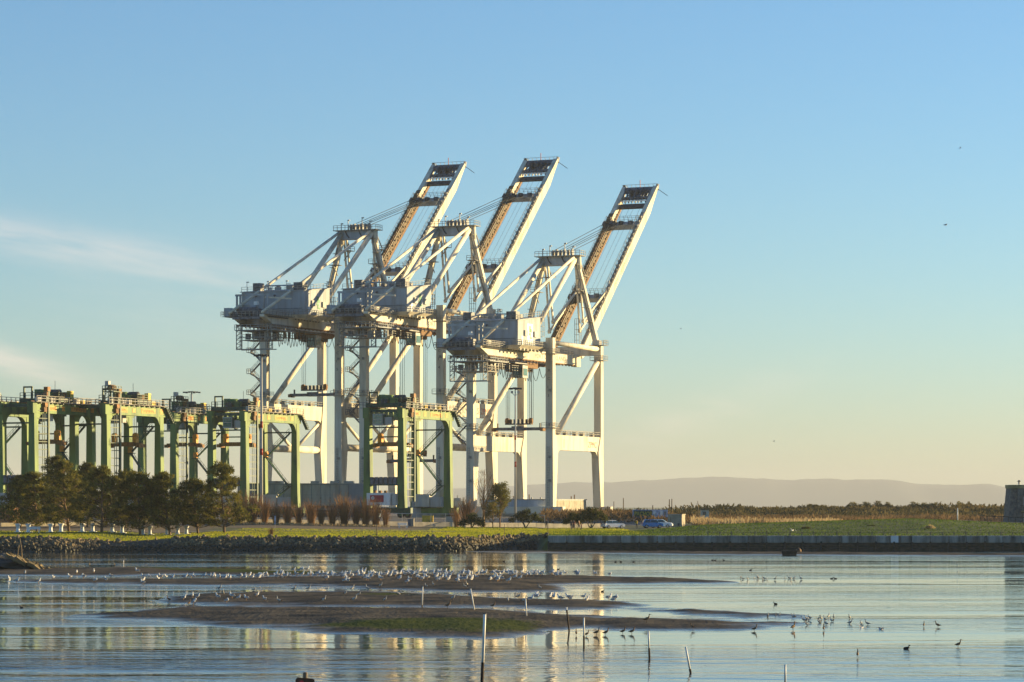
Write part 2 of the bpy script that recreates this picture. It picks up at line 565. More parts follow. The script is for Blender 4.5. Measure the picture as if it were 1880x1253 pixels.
# mud flats: a low height field that the water covers in its hollows
BARS = [
    ([(150, 1131), (260, 1122), (340, 1117), (450, 1115), (640, 1116.5), (760, 1118), (900, 1121), (960, 1128), (1060, 1133), (1200, 1140), (1300, 1142), (1420, 1143), (1455, 1146), (1330, 1151), (1240, 1155), (1150, 1157), (1090, 1154), (1015, 1158), (985, 1165), (860, 1170), (740, 1166), (600, 1160), (520, 1152), (420, 1146), (300, 1138)], .30),
    ([(310, 1100), (370, 1092), (480, 1089), (620, 1087), (760, 1089), (860, 1096), (960, 1101), (1050, 1103), (1120, 1106), (1200, 1113), (1100, 1116.5), (960, 1115.5), (930, 1113.5), (800, 1114.5), (640, 1113.5), (500, 1112.5), (420, 1111), (340, 1107)], .2),
    ([(1165, 1119), (1260, 1120), (1380, 1127), (1460, 1132), (1380, 1133), (1280, 1127)], .12),
    ([(100, 1046), (240, 1043), (400, 1046), (600, 1052), (720, 1055), (600, 1057.5), (480, 1057), (300, 1054.5), (120, 1052)], .25),
    ([(40, 1067), (150, 1064.5), (300, 1064), (460, 1062), (600, 1060), (720, 1055.5), (860, 1056), (1000, 1057), (1100, 1059), (1230, 1063), (1335, 1069), (1180, 1072), (1060, 1070), (1000, 1073), (1038, 1086), (900, 1087), (780, 1084), (690, 1079), (560, 1075.5), (400, 1074), (240, 1072), (100, 1070)], .28),
    ([(-150, 1047), (0, 1048), (110, 1045), (240, 1049), (300, 1055), (120, 1058), (0, 1056), (-150, 1055)], .2),
    ([(850, 1012.8), (1000, 1012.4), (1200, 1013.2), (1500, 1015), (1880, 1017.3), (2100, 1018.5), (2100, 1023), (1880, 1021.3), (1600, 1020.3), (1300, 1018.6), (1100, 1016), (940, 1014.5)], .34),
]
def poly_dist(poly, X, Y):
    """signed distance to a polygon in the water plane (inside positive); depth counts a quarter because the bars are long and thin"""
    pts = [G(a, b) for a, b in poly]
    px = np.array([p.x for p in pts])
    py = np.array([p.y for p in pts]) * .35
    Yq = Y * .35
    inside = np.zeros(X.shape, bool)
    dist = np.full(X.shape, 1e9)
    n = len(px)
    for i in range(n):
        x0, y0, x1, y1 = px[i], py[i], px[(i + 1) % n], py[(i + 1) % n]
        c = ((y0 > Yq) != (y1 > Yq)) & (X < (x1 - x0) * (Yq - y0) / (y1 - y0 + 1e-12) + x0)
        inside ^= c
        tt = np.clip(((X - x0) * (x1 - x0) + (Yq - y0) * (y1 - y0)) / ((x1 - x0) ** 2 + (y1 - y0) ** 2 + 1e-12), 0, 1)
        dist = np.minimum(dist, np.hypot(X - x0 - tt * (x1 - x0), Yq - y0 - tt * (y1 - y0)))
    return np.where(inside, dist, -dist)
def vnoise(X, Y, s, seed):
    return np.array([noise.noise(Vector((a * s, b * s, seed))) for a, b in zip(X.ravel(), Y.ravel())]).reshape(X.shape)
def mud_mat():
    m = bpy.data.materials.new('mud')
    m.use_nodes = True
    t = m.node_tree
    b = t.nodes['Principled BSDF']
    geo = t.nodes.new('ShaderNodeNewGeometry')
    sp = t.nodes.new('ShaderNodeSeparateXYZ')
    t.links.new(geo.outputs['Position'], sp.inputs[0])
    n1 = t.nodes.new('ShaderNodeTexNoise')
    n1.inputs['Scale'].default_value = .35
    n1.inputs['Detail'].default_value = 7
    t.links.new(geo.outputs['Position'], n1.inputs['Vector'])
    r1 = t.nodes.new('ShaderNodeValToRGB')
    r1.color_ramp.elements[0].position, r1.color_ramp.elements[1].position = .36, .66
    r1.color_ramp.elements[0].color, r1.color_ramp.elements[1].color = (.052, .046, .036, 1), (.150, .122, .082, 1)
    t.links.new(n1.outputs['Fac'], r1.inputs[0])
    at = t.nodes.new('ShaderNodeAttribute')
    at.attribute_name = 'algae'
    n2 = t.nodes.new('ShaderNodeTexNoise')
    n2.inputs['Scale'].default_value = 1.6
    n2.inputs['Detail'].default_value = 9
    n2.inputs['Roughness'].default_value = .7
    t.links.new(geo.outputs['Position'], n2.inputs['Vector'])
    mu = t.nodes.new('ShaderNodeMath')
    mu.operation = 'MULTIPLY_ADD'
    t.links.new(at.outputs['Fac'], mu.inputs[0])
    mu.inputs[1].default_value = .68
    t.links.new(n2.outputs['Fac'], mu.inputs[2])
    st = t.nodes.new('ShaderNodeMapRange')
    st.inputs['From Min'].default_value, st.inputs['From Max'].default_value = .82, 1.08
    t.links.new(mu.outputs[0], st.inputs[0])
    mx = t.nodes.new('ShaderNodeMix')
    mx.data_type = 'RGBA'
    t.links.new(st.outputs[0], mx.inputs[0])
    t.links.new(r1.outputs[0], mx.inputs[6])
    mx.inputs[7].default_value = (.075, .085, .015, 1)
    t.links.new(mx.outputs[2], b.inputs['Base Color'])
    # the lower the mud lies the wetter it is
    mr = t.nodes.new('ShaderNodeMapRange')
    mr.inputs['From Min'].default_value, mr.inputs['From Max'].default_value = .0, .11
    mr.inputs['To Min'].default_value, mr.inputs['To Max'].default_value = .12, .75
    t.links.new(sp.outputs['Z'], mr.inputs[0])
    t.links.new(mr.outputs[0], b.inputs['Roughness'])
    m2 = t.nodes.new('ShaderNodeMapRange')
    m2.inputs['From Min'].default_value, m2.inputs['From Max'].default_value = .0, .09
    m2.inputs['To Min'].default_value, m2.inputs['To Max'].default_value = .32, .02
    t.links.new(sp.outputs['Z'], m2.inputs[0])
    t.links.new(m2.outputs[0], b.inputs['Specular IOR Level'])
    mp = t.nodes.new('ShaderNodeMapping')
    mp.inputs['Scale'].default_value = (1.2, .5, 1)
    t.links.new(geo.outputs['Position'], mp.inputs[0])
    n3 = t.nodes.new('ShaderNodeTexNoise')
    n3.inputs['Scale'].default_value = 3.0
    n3.inputs['Detail'].default_value = 4
    t.links.new(mp.outputs[0], n3.inputs['Vector'])
    bp = t.nodes.new('ShaderNodeBump')
    bp.inputs['Strength'].default_value = .5
    bp.inputs['Distance'].default_value = .12
    t.links.new(n3.outputs['Fac'], bp.inputs['Height'])
    t.links.new(bp.outputs[0], b.inputs['Normal'])
    M['mud'] = m
mud_mat()
def mud_sheet(x0, x1, nx, ylist, bars, name, label, grow=.65):
    X, Y = np.meshgrid(np.linspace(x0, x1, nx), np.array(ylist))
    n1, n2, n3 = vnoise(X, Y * .5, .16, 1.0), vnoise(X, Y * .5, .55, 9.0), vnoise(X, Y * .5, 1.4, 5.0)
    n4 = vnoise(X * .16, Y * .55, 1.0, 3.0)
    Z = np.full(X.shape, -.12)
    for poly, top in bars:
        d = poly_dist(poly, X, Y) + grow + .5 * n1 * min(1, grow * 4)
        wgt = np.clip((d + 2.2) / 2.2, 0, 1)
        Z = np.maximum(Z, np.clip(d * .065, -.12, top * .8) + wgt * (.045 * n1 + .05 * n2 + .035 * n3 + .07 * n4) + .014)
    ALG = np.zeros(X.shape)
    for poly in ([(540, 1150), (640, 1146), (800, 1142), (940, 1145), (1000, 1150), (985, 1163), (860, 1166), (700, 1160), (600, 1156)],
                 [(230, 1042), (400, 1045), (600, 1051), (720, 1054), (600, 1056.5), (480, 1056), (300, 1051)],
                 [(640, 1094), (720, 1092), (760, 1096), (700, 1099)],
                 [(840, 1011.5), (1200, 1011.5), (1880, 1016.5), (2100, 1018), (2100, 1020), (1880, 1018.5), (1300, 1015), (940, 1013)]):
        d = poly_dist(poly, X, Y)
        ALG = np.maximum(ALG, np.clip(.5 + d * .5, 0, 1))
    ny = len(ylist)
    vs = np.stack([X.ravel(), Y.ravel(), Z.ravel()], 1).tolist()
    Z = np.maximum(Z, -.12)
    keep = Z > -.119
    fs = []
    for j in range(ny - 1):
        for i in range(nx - 1):
            if keep[j, i] or keep[j, i + 1] or keep[j + 1, i] or keep[j + 1, i + 1]:
                fs.append((j * nx + i, j * nx + i + 1, (j + 1) * nx + i + 1, (j + 1) * nx + i))
    me = bpy.data.meshes.new(name)
    me.from_pydata(vs, [], fs)
    a = me.attributes.new('algae', 'FLOAT', 'POINT')
    a.data.foreach_set('value', ALG.ravel().tolist())
    me.polygons.foreach_set('use_smooth', [True] * len(me.polygons))
    me.materials.append(M['mud'])
    return tag(link(name, me), kind='structure', label=label), X, Y, Z
MUD, MX, MY, MZ = mud_sheet(-50, 20, 180, [134 + .8 * i for i in range(60)] + [182 + 1.1 * i for i in range(108)], BARS[:6], 'mudflat', 'dark wet mud flats and sand bars where gulls stand')
BAR_FAR = mud_sheet(-10, 86, 190, [356 + .9 * i for i in range(64)], BARS[6:], 'sand_bar', 'long low sand bar in front of the sea wall', .08)[0]
def mud_z(x, y):
    if y < MY[0, 0] or y > MY[-1, 0] or x < -50 or x > 20:
        return -1
    j = int(np.searchsorted(MY[:, 0], y)) - 1
    i = int((x + 50) / 70 * 179)
    return float(MZ[max(0, min(j, MZ.shape[0] - 1)), max(0, min(i, 178))])

# far hills across the bay
HY = 20000.0
prof = [(-1500, 918), (-900, 915), (0, 909), (400, 905), (600, 903), (800, 899), (950, 892), (1000, 889), (1060, 885.5), (1120, 885), (1180, 883.5), (1250, 878), (1290, 877), (1350, 876), (1400, 879), (1440, 881), (1500, 880), (1560, 881), (1600, 879.5), (1640, 881.5), (1680, 888), (1740, 892), (1780, 889.5), (1815, 889), (1850, 895), (1900, 899), (2100, 905), (2600, 916), (2900, 920)]
hv, hf, npx = [], [], 330
rowsf = [(-700, .0), (-420, .45), (-200, .8), (0, 1.0), (250, .75), (600, .0)]
for dy, k in rowsf:
    for i in range(npx):
        px = -1500 + 4400 * i / (npx - 1)
        top = CAM_Z + (Y_H - interp(px, prof)) / F_PX * HY
        x = XY(px, HY)
        top += 8.0 * nz(x, 0, .004, 2) + 7.0 * nz(x, 0, .011, 4) + 4.0 * nz(x, 0, .03, 4)
        hv.append((x, HY + dy + 60 * nz(x, dy, .004), max(1.0, top * k + (22 * nz(x, dy, .003, 7) if 0 < k < 1 else 0))))
for j in range(len(rowsf) - 1):
    for i in range(npx - 1):
        hf.append((j * npx + i, j * npx + i + 1, (j + 1) * npx + i + 1, (j + 1) * npx + i))
hm = MB().add(hv, hf)
tag(hm.build('hills', 'hill', smooth=True, fix=False), kind='structure', label='long low line of hazy hills across the bay')

# the air between
hz = MB().box(-9900, 9900, -340, 21400, -2.4, 236)
hb = bpy.data.materials.new('haze')
hb.use_nodes = True
t = hb.node_tree
t.nodes.remove(t.nodes['Principled BSDF'])
vp = t.nodes.new('ShaderNodeVolumePrincipled')
vp.inputs['Density'].default_value = 6.2e-5
vp.inputs['Color'].default_value = (.68, .73, .79, 1)
t.links.new(vp.outputs[0], t.nodes['Material Output'].inputs['Volume'])
tag(hz.build('haze', hb), 'thin warm evening haze between the viewer and the hills', kind='stuff')

# stones along the shore
def stone_mesh(i, sub=1):
    r = random.Random(100 + i)
    bm = bmesh.new()
    bmesh.ops.create_icosphere(bm, subdivisions=sub, radius=.5)
    sx, sy, sz = r.uniform(.8, 1.25), r.uniform(.7, 1.1), r.uniform(.55, .85)
    for v in bm.verts:
        k = r.uniform(.75, 1.2)
        v.co = Vector((v.co.x * sx * k, v.co.y * sy * k, v.co.z * sz * k))
    me = bpy.data.meshes.new('boulder')
    bm.to_mesh(me)
    bm.free()
    return me
stones = [stone_mesh(i) for i in range(8)]
for s in stones:
    s.materials.append(M['stone'])
wets = [s.copy() for s in stones]
for s in wets:
    s.materials.clear()
    s.materials.append(M['wet_stone'])
def stone_into(mb, me, loc, sc, rot, mi=0):
    mt = Matrix.Translation(loc) @ rot.to_matrix().to_4x4() @ Matrix.Scale(sc, 4)
    mb.add([mt @ v.co for v in me.vertices], [tuple(p.vertices) for p in me.polygons], mi)
from mathutils import Euler
rub = MB()
cand = []
for k in range(3600):
    x = rnd.uniform(-76, 5.2)
    d = rnd.uniform(-.3, 6.5)
    y = shore(x) + d
    gap = sstep(-57, -54, x) * (1 - sstep(-48, -44, x))      # a stretch of bare earth in the bank on the left
    if gap > .5 and d > 2.2 and rnd.random() < .85:
        continue
    cand.append((x, y, d, rnd.uniform(.28, .5) if rnd.random() < .8 else rnd.uniform(.5, .85)))
cand.sort(key=lambda c: -c[3])
for k, (x, y, d, s) in enumerate(cand):
    rot = Euler((rnd.uniform(0, 6), rnd.uniform(0, 6), rnd.uniform(0, 6)))
    loc = Vector((x, y, land_z(x, y) + s * .12))
    w = d + .8 * nz(x, y, .3) < 2.4
    if k < 280:
        o = link('boulder', (wets if w else stones)[k % 8], GROUND)
        o.location, o.rotation_euler, o.scale = loc, rot, (s, s, s)
    else:
        stone_into(rub, stones[k % 8], loc, s, rot, 1 if w else 0)
tag(rub.build('rubble', ['stone', 'wet_stone'], GROUND, fix=False), kind='stuff')

# grass blades
def leafy(name, col, col2, trans=.45, nscale=.22):
    m = bpy.data.materials.new(name)
    m.use_nodes = True
    t = m.node_tree
    t.nodes.remove(t.nodes['Principled BSDF'])
    geo = t.nodes.new('ShaderNodeNewGeometry')
    n = t.nodes.new('ShaderNodeTexNoise')
    n.inputs['Scale'].default_value = nscale
    n.inputs['Detail'].default_value = 5
    t.links.new(geo.outputs['Position'], n.inputs['Vector'])
    cr = t.nodes.new('ShaderNodeValToRGB')
    cr.color_ramp.elements[0].position, cr.color_ramp.elements[1].position = .38, .64
    cr.color_ramp.elements[0].color, cr.color_ramp.elements[1].color = col2 + (1,), col + (1,)
    t.links.new(n.outputs['Fac'], cr.inputs[0])
    df, tr, mx = t.nodes.new('ShaderNodeBsdfDiffuse'), t.nodes.new('ShaderNodeBsdfTranslucent'), t.nodes.new('ShaderNodeMixShader')
    mx.inputs[0].default_value = trans
    for q in (df, tr):
        t.links.new(cr.outputs[0], q.inputs[0])
    t.links.new(df.outputs[0], mx.inputs[1])
    t.links.new(tr.outputs[0], mx.inputs[2])
    t.links.new(mx.outputs[0], t.nodes['Material Output'].inputs[0])
    M[name] = m
leafy('grass', (.40, .38, .035), (.19, .23, .026), .5)
leafy('grass_mound_shaded', (.10, .15, .03), (.045, .085, .02))  # darker than the lawn: the slope's weak sunlight is put into the colour
def blades(name, mat, n, region, h0, h1, w, label, seed):
    r = random.Random(seed)
    vs, fs = [], []
    while len(fs) < n:
        q = region(r)
        if q is None:
            continue
        x, y = q
        z = land_z(x, y)
        a = r.uniform(0, 6.283)
        h = r.uniform(h0, h1)
        ca, sa = math.cos(a) * w * r.uniform(.6, 1.3), math.sin(a) * w
        lx, ly = r.uniform(-.6, .6) * h, r.uniform(-.6, .6) * h
        k = len(vs)
        vs += [(x - ca, y - sa, z - .02), (x + ca, y + sa, z - .02), (x + lx, y + ly, z + h)]
        fs.append((k, k + 1, k + 2))
    return tag(MB().add(vs, fs).build(name, mat, fix=False), label, kind='stuff')
def reg_left(r):
    y = 405 + 115 * r.random() ** 1.5
    x = r.uniform(-1, .1) * 75 * (y / 420)
    if r.random() < .25:
        y, x = r.uniform(410, 560), r.uniform(-12, 20)
    d = y - shore(x)
    if x > 4.4 and y < 413 or d < 6.6 + 1.2 * nz(x, y, .3):
        return None
    if x < -44 and y > 464 + 5 * nz(x, y, .3):
        return None
    if -50 < x < -14 and y > 494:
        return None
    return x, y
def reg_right(r):
    y = r.uniform(412.6, 490)
    return r.uniform(5, 92) * (y / 420), y
blades('grass', 'grass', 60000, reg_left, .05, .15, .09, 'bright sunlit lawn grass along the left shore', 1)
blades('mound_grass', 'grass_mound_shaded', 36000, reg_right, .05, .17, .10, 'green grass on the mound above the sea wall, darkened as a shaded slope', 2)

# light concrete footpath across the lawn
def ribbon(name, pts, w, mat, label, dz=.03):
    mb = MB()
    vs = []
    for k, (x, y) in enumerate(pts):
        x1, y1 = pts[min(k + 1, len(pts) - 1)]
        x0, y0 = pts[max(k - 1, 0)]
        n = Vector((-(y1 - y0), x1 - x0)).normalized() * w / 2
        for s in (-1, 1):
            vs.append((x + s * n.x, y + s * n.y, max(land_z(x + s * n.x, y + s * n.y), land_z(x, y)) + dz))
    mb.add(vs, [(2 * k, 2 * k + 1, 2 * k + 3, 2 * k + 2) for k in range(len(pts) - 1)])
    return tag(mb.build(name, mat, fix=False), label, kind='structure')
ribbon('footpath', [(-90 + 3 * i, 468 + 10 * sstep(-60, -20, -90 + 3 * i)) for i in range(28)], 2.6, 'concrete', 'pale footpath crossing the lawn', .10)
ribbon('road', [(-8 + 4 * i, 548 - .1 * i) for i in range(24)], 9, 'concrete', 'pale road with parked cars behind the lawn', .05)
ribbon('mound_path', [(70 + 1.5 * i, 470 - .5 * i) for i in range(20)], 2.4, 'beige_wall', 'pale path curving over the grassy mound', .12)

# ------------------------------------------------------------------ ship-to-shore cranes
TH = math.radians(23.21)                       # the quay runs right and slightly nearer
CW, CG = 20.18, 30.48                          # leg spacing along the quay, rail gauge
CC = CW / 2
CZ = 3.6                                       # yard level
def container_crane(loc, dz, num, label, spreader_z, trolley_t, portal_text):
    root = thing('container_crane', (loc[0], loc[1], CZ), label, 'crane', -TH, 'container cranes on the quay')
    def Q(r, t, z):
        return Vector((r, t, z - CZ))
    def up(r, t, z):
        return Q(r, t, z + dz)
    W_ = 'crane_white'
    # legs
    for r, t, s in ((0, 0, 1), (0, CG, -1), (CW, 0, 1), (CW, CG, -1)):
        rings = []
        if dz:
            secs = [(4.7, .85, 1.0), (19.6, 2.5, .95), (20.6, 2.5, .95), (27.6, 1.5, .92), (31.4, .9, .9)]
        else:
            secs = [(4.7, .85, 1.0), (19.0, 2.4, .92), (22.4, 1.0, .9), (23.0, .8, .9)]
        topz = (45.2 if t == 0 else 44.7) + dz
        for z, inn, hw in secs + [(topz, .8, .9)]:
            ta, tb = (-.8, inn) if s > 0 else (-inn, .8)
            rings.append([Q(r - hw, t + ta, z), Q(r + hw, t + ta, z), Q(r + hw, t + tb, z), Q(r - hw, t + tb, z)])
        leg = MB().loft(rings).build('leg', W_, root)
        # ladder up the land side face
        ld = MB()
        for dx in (-.25, .25):
            ld.beam(Q(r - .2 + dx, t - .95, 6), Q(r - .2 + dx, t - .95, 20), .07, .07)
        for i in range(24):
            ld.beam(Q(r - .45, t - .95, 6.3 + .58 * i), Q(r + .05, t - .95, 6.3 + .58 * i), .06, .06)
        ld.build('ladder', 'rail_steel', leg)
        if t == 0:
            for zz in (12.0, 17.5, 25 + dz, 33 + dz):
                MB().cbox(Q(r + .2, t - 1.0, zz), .5, .4, .6).build('junction_box', 'rail_steel', leg)
    # sills and bogies
    for t in (0, CG):
        sb = MB().box(-3.4, CW + 3.4, t - .8, t + .8, 4.35 - CZ, 5.9 - CZ).build('sill_beam', W_, root)
        for r in (-1.5, 2.2, CW - 2.2, CW + 1.5):
            MB().tube([Q(r, t - .35, 3.95), Q(r, t + .35, 3.95)], .35, 10).build('wheel', 'dark_steel', sb)
    # portal beams with haunches, hand rails and lettering
    zb, zt = 19.15 + dz, 22.65 + dz
    for r in (0, CW):
        mb = MB().box(r - .72, r + .72, .78, CG - .78, zb - CZ, zt - CZ)
        for s, t0 in ((1, 1.0 if dz else 2.2), (-1, CG - (1.0 if dz else 2.2))):
            poly = [Q(r - .66, t0 - s * .6, zb + .02), Q(r - .66, t0 - s * .6, zb - 2.3)]
            for i in range(7):
                a = math.pi / 2 * i / 6
                poly.append(Q(r - .66, t0 + s * (.1 + 2.2 * (1 - math.cos(a))), zb - 2.3 + 2.3 * math.sin(a)))
            mb.prism(poly, (1.32, 0, 0))
        pb = mb.build('portal_beam', W_, root)
        rl = MB()
        for dr in (-.7, .7):
            rl.rail([Q(r + dr, 1.0, zt), Q(r + dr, CG - 1.0, zt)], 1.15, 2.2, .05)
        for k in range(5):
            rl.cbox(Q(r, 5 + 5 * k + rnd.uniform(-1, 1), zt + .45), .9, rnd.uniform(.7, 1.6), .9)
        rl.build('hand_rail', 'rail_steel', pb)
        if r > 0:
            x = r + .735
            if portal_text:
                lettering('SSA TERMINALS', 2.3, 'letter_grey', pb, Q(x, 3.0, zb + .8), (0, 1, 0), (0, 0, 1), .02, 17.5)
            else:
                MB().cbox(Q(x, 6.5, zb + 1.6), .03, .22, 2.1).build('mark', 'letter_dark', pb)
            lettering('ZPMC', 2.0, 'letter_red', pb, Q(x, 21.8, zb + .9), (0, 1, 0), (0, 0, 1), .02, 5.4)
        # diagonal brace
        MB().tube([Q(r, 2.4, zt - .6), Q(r, CG - .4, 41.2 + dz)], .68, 12).build('diagonal_brace', W_, root, True)
        if dz:
            MB().tube([Q(r, 1.8, 20.1), Q(r, CG - 1.8, 20.1)], .85, 12).build('tie_tube', W_, root, True)
            for a, b in ((1.6, CG / 2 - 1.6), (CG - 1.6, CG / 2 + 1.6)):
                MB().tube([Q(r, a, 26.8), Q(r, b, 20.7)], .42, 10).build('knee_brace', W_, root, True)
        # top tie along the side frame
        MB().tube([up(r, .6, 44.1), up(r, CG - .4, 44.0)], .58, 12).tube([up(r, .75, 44.1), up(r, 1.15, 44.1)], .85, 12).build('top_tie', W_, root, True)
    # cross beams along the quay
    MB().box(.9, CW - .9, -.7, .7, 42.55 + dz - CZ, 44.3 + dz - CZ).build('cross_beam', W_, root)
    MB().box(.9, CW - .9, CG - .8, CG + .75, 42.45 + dz - CZ, 44.7 + dz - CZ).build('cross_beam', W_, root)
    # leg head platforms
    for r, t, z in ((CW, 0, 41.5), (CW, CG, 41.3), (0, CG, 41.3), (CW, 0, 24.3), (0, 0, 24.3), (CW, CG, 45.0)):
        e = 1.7 if z < 45 else 1.9
        a = MB().box(r - e, r + e, t - 1.5, t + 1.5, z + dz - CZ - .12, z + dz - CZ)
        if z > 44:
            a.rail([up(r - e, t + 1.4, z), up(r + e, t + 1.4, z), up(r + e, t - 1.4, z)], 1.1, 1.1, .045)
        else:
            a.rail([up(r - e, t - 1.4, z), up(r + e, t - 1.4, z), up(r + e, t + 1.4, z)], 1.1, 1.1, .045)
        a.build('leg_platform', 'rail_steel', root)
    # trolley girders
    for s in (-1, 1):
        r = CC + s * 4.3
        t_r = -28.6 if s > 0 else -26.0
        g = MB().loft([[up(r - .62, tq, zq), up(r + .62, tq, zq), up(r + .62, tq, 42.45 if k_ else 42.3), up(r - .62, tq, 42.45 if k_ else 42.3)] for k_, (tq, zq) in enumerate(((t_r, 41.7), (t_r + 4.5, 40.2), (31.2, 40.2)))]).build('girder', W_, root)
        ru = MB().box(r - .5, r + .5, -24, 31.2, 39.95 + dz - CZ, 40.19 + dz - CZ)
        ru.box(r - s * .62 - .14, r - s * .62 + .14, -24, 31.2, 40.0 + dz - CZ, 40.5 + dz - CZ)
        for k in range(27):
            ru.cbox(up(r + s * .5, -23.5 + 2 * k, 39.85), .3, .25, .35)
        ru.build('trolley_rail', 'rust', g)
        MB().rail([up(r - s * .5, 1.2, 42.45), up(r - s * .5, 30.5, 42.45)], 1.1, 1.8, .045).build('girder_rail', 'rail_steel', g)
        if s > 0:
            lettering('PORT OF OAKLAND', 1.55, 'letter_grey', g, up(r + .632, 3.0, 40.75), (0, 1, 0), (0, 0, 1), .02, 19)
            wk = MB().box(r + .63, r + 1.5, -29, -15, 42.2 + dz - CZ, 42.3 + dz - CZ).rail([up(r + 1.45, -29, 42.3), up(r + 1.45, -15, 42.3)], 1.15, 1.5, .05)
            wk.build('walkway', 'rail_steel', g)
            for k in range(9):
                MB().cbox(up(r + .7, -13 + 1.5 * k, 42.0), .35, .5, .5).build('bracket', 'rail_steel', g)
            MB().cbox(up(r + .2, 29.6, 41.1), 1.5, 2.6, 2.6).build('hinge_box', W_, g)
    MB().box(CC - 3.6, CC + 3.6, -28.4, -27.9, 41.2 + dz - CZ, 41.8 + dz - CZ).build('end_beam', 'mid_steel', root)
    MB().box(CC - 3.6, CC + 3.6, 29.6, 30.6, 40.3 + dz - CZ, 42.2 + dz - CZ).build('end_beam', 'crane_grey', root)
    # machinery house
    z0, za, zbk = 42.9 + dz - CZ, 48.5 + dz - CZ, 49.9 + dz - CZ
    r0, r1, t0, t1 = 1.4, 18.0, -14.4, -.95
    hs = MB().loft([[(r0, t0, z0), (r1, t0, z0), (r1, t1, z0), (r0, t1, z0)], [(r0, t0, za), (r1, t0, za), (r1, t1, zbk), (r0, t1, zbk)]]).build('machinery_house', 'crane_grey', root)
    n = 5
    for i in range(n):
        a, b = lerp(r0, r1, i / n) + .04, lerp(r0, r1, (i + 1) / n) - .04
        MB().box(a, b, t0 - .05, t0, z0 + .05, za - .12).build('wall_panel', 'house_panel', hs)
    for i in range(4):
        a, b = lerp(t0, t1, i / 4) + .04, lerp(t0, t1, (i + 1) / 4) - .04
        zz = [lerp(za, zbk, (q - t0) / (t1 - t0)) - .12 for q in (a, b)]
        MB().loft([[(r1, a, z0 + .05), (r1 + .05, a, z0 + .05), (r1 + .05, a, zz[0]), (r1, a, zz[0])], [(r1, b, z0 + .05), (r1 + .05, b, z0 + .05), (r1 + .05, b, zz[1]), (r1, b, zz[1])]]).build('wall_panel', 'house_panel', hs)
    MB().loft([[(r0 - .3, t0 - .3, za), (r1 + .3, t0 - .3, za), (r1 + .3, t1 + .3, zbk), (r0 - .3, t1 + .3, zbk)], [(r0 - .3, t0 - .3, za + .18), (r1 + .3, t0 - .3, za + .18), (r1 + .3, t1 + .3, zbk + .18), (r0 - .3, t1 + .3, zbk + .18)]]).build('roof', 'crane_grey', hs)
    for rr, tt, s3, mt in ((5.2, -13, (2.0, 2.0, 1.9), 'mid_steel'), (16.0, -12.4, (2.4, 2.2, 1.8), 'mid_steel'), (9.5, -5, (1.4, 1.4, 1.0), 'crane_grey')):
        v = MB().cbox((rr, tt, lerp(za, zbk, (tt - t0) / (t1 - t0)) + s3[2] / 2 + .15), *s3)
        for q in range(5):
            v.cbox((rr, tt - s3[1] / 2 - .03, lerp(za, zbk, (tt - t0) / (t1 - t0)) + .4 + .3 * q), s3[0] * .8, .06, .12)
        v.build('roof_vent', mt, hs)
    for k in range(7):
        rr, tt = rnd.uniform(3, 17), rnd.uniform(-13, -3)
        zz = lerp(za, zbk, (tt - t0) / (t1 - t0)) + .18
        MB().cbox((rr, tt, zz + .4), rnd.uniform(.5, 1.2), rnd.uniform(.5, 1.2), rnd.uniform(.5, 1.1)).build('roof_box', ('mid_steel', 'crane_grey', 'off_white')[k % 3], hs)
    for rr in (3, 8.5, 13.5):
        MB().beam((rr, t0 - .3, za), (rr, t0 - .3, za + 2.4), .09, .09).cbox((rr + .25, t0 - .4, za + 2.4), .6, .25, .25).build('flood_lamp', 'off_white', hs)
    MB().beam((r0 + .4, t0 - .12, z0 + 1.5), (r1 - .4, t0 - .12, z0 + 1.5), .1, .12).beam((r0 + 6.1, t0 - .12, z0 + .1), (r0 + 6.1, t0 - .12, za - .2), .12, .1).build('cable_pipe', 'mid_steel', hs)
    MB().rail([(r0, t0, za + .18), (r1, t0, za + .18), (r1, t1, zbk + .18)], 1.1, 1.6, .04).build('roof_rail', 'rail_steel', hs)
    MB().tube([(r0 + 4, t0 - .15, za - .9), (r0 + 4, t0 - .5, za - .9), (r0 + 4, t0 - .5, za - 1.5)], .25, 8).build('vent_pipe', 'mid_steel', hs)
    MB().tube([(r0 + 9, t0 - .15, za - .9), (r0 + 9, t0 - .5, za - .9), (r0 + 9, t0 - .5, za - 1.5)], .25, 8).build('vent_pipe', 'mid_steel', hs)
    if not dz:
        MB().box(r1 + .055, r1 + .08, -8.9, -5.6, z0 + .9, z0 + 5.2).build('sign_board', 'white_paint', hs)
    lg = MB()
    for a, zc, w, h in ((-7.3, 4.3, .9, .7), (-7.0, 3.6, 1.5, .8), (-7.4, 2.8, 1.1, .5), (-7.2, 2.2, .4, 1.0), (-6.6, 1.9, .9, .4)):
        lg.cbox((r1 + .1, a, z0 + zc), .03, w, h)
    lg.build('emblem', 'logo_green', hs)
    for a in (-10.0, -4.4):
        MB().cbox((r1 + .22, a, z0 + 2.9), .4, 1.5, 1.3).build('air_conditioner', 'off_white', hs)
    MB().box(r1 + .055, r1 + .11, -12.4, -11.3, z0 + .1, z0 + 2.2).build('door', 'white_paint', hs)
    bp = MB().loft([[(11.6, t0 - .2, z0 - .85), (r1 + .2, t0 - .2, z0 - .85), (r1 + .2, t1, z0 - .85), (11.6, t1, z0 - .85)], [(11.0, t0 - 1.0, z0 - .02), (r1 + 1.5, t0 - 1.0, z0 - .02), (r1 + 1.5, t1, z0 - .02), (11.0, t1, z0 - .02)]])
    bp.box(r0 - .3, 10.9, t0 - .9, t1, z0 - .16, z0 - .03)
    for k in range(7):
        bp.cbox((r1 + .4, -14 + 2.1 * k, z0 - .95), .5, .4, .5)
    bp.build('house_base', W_, root)
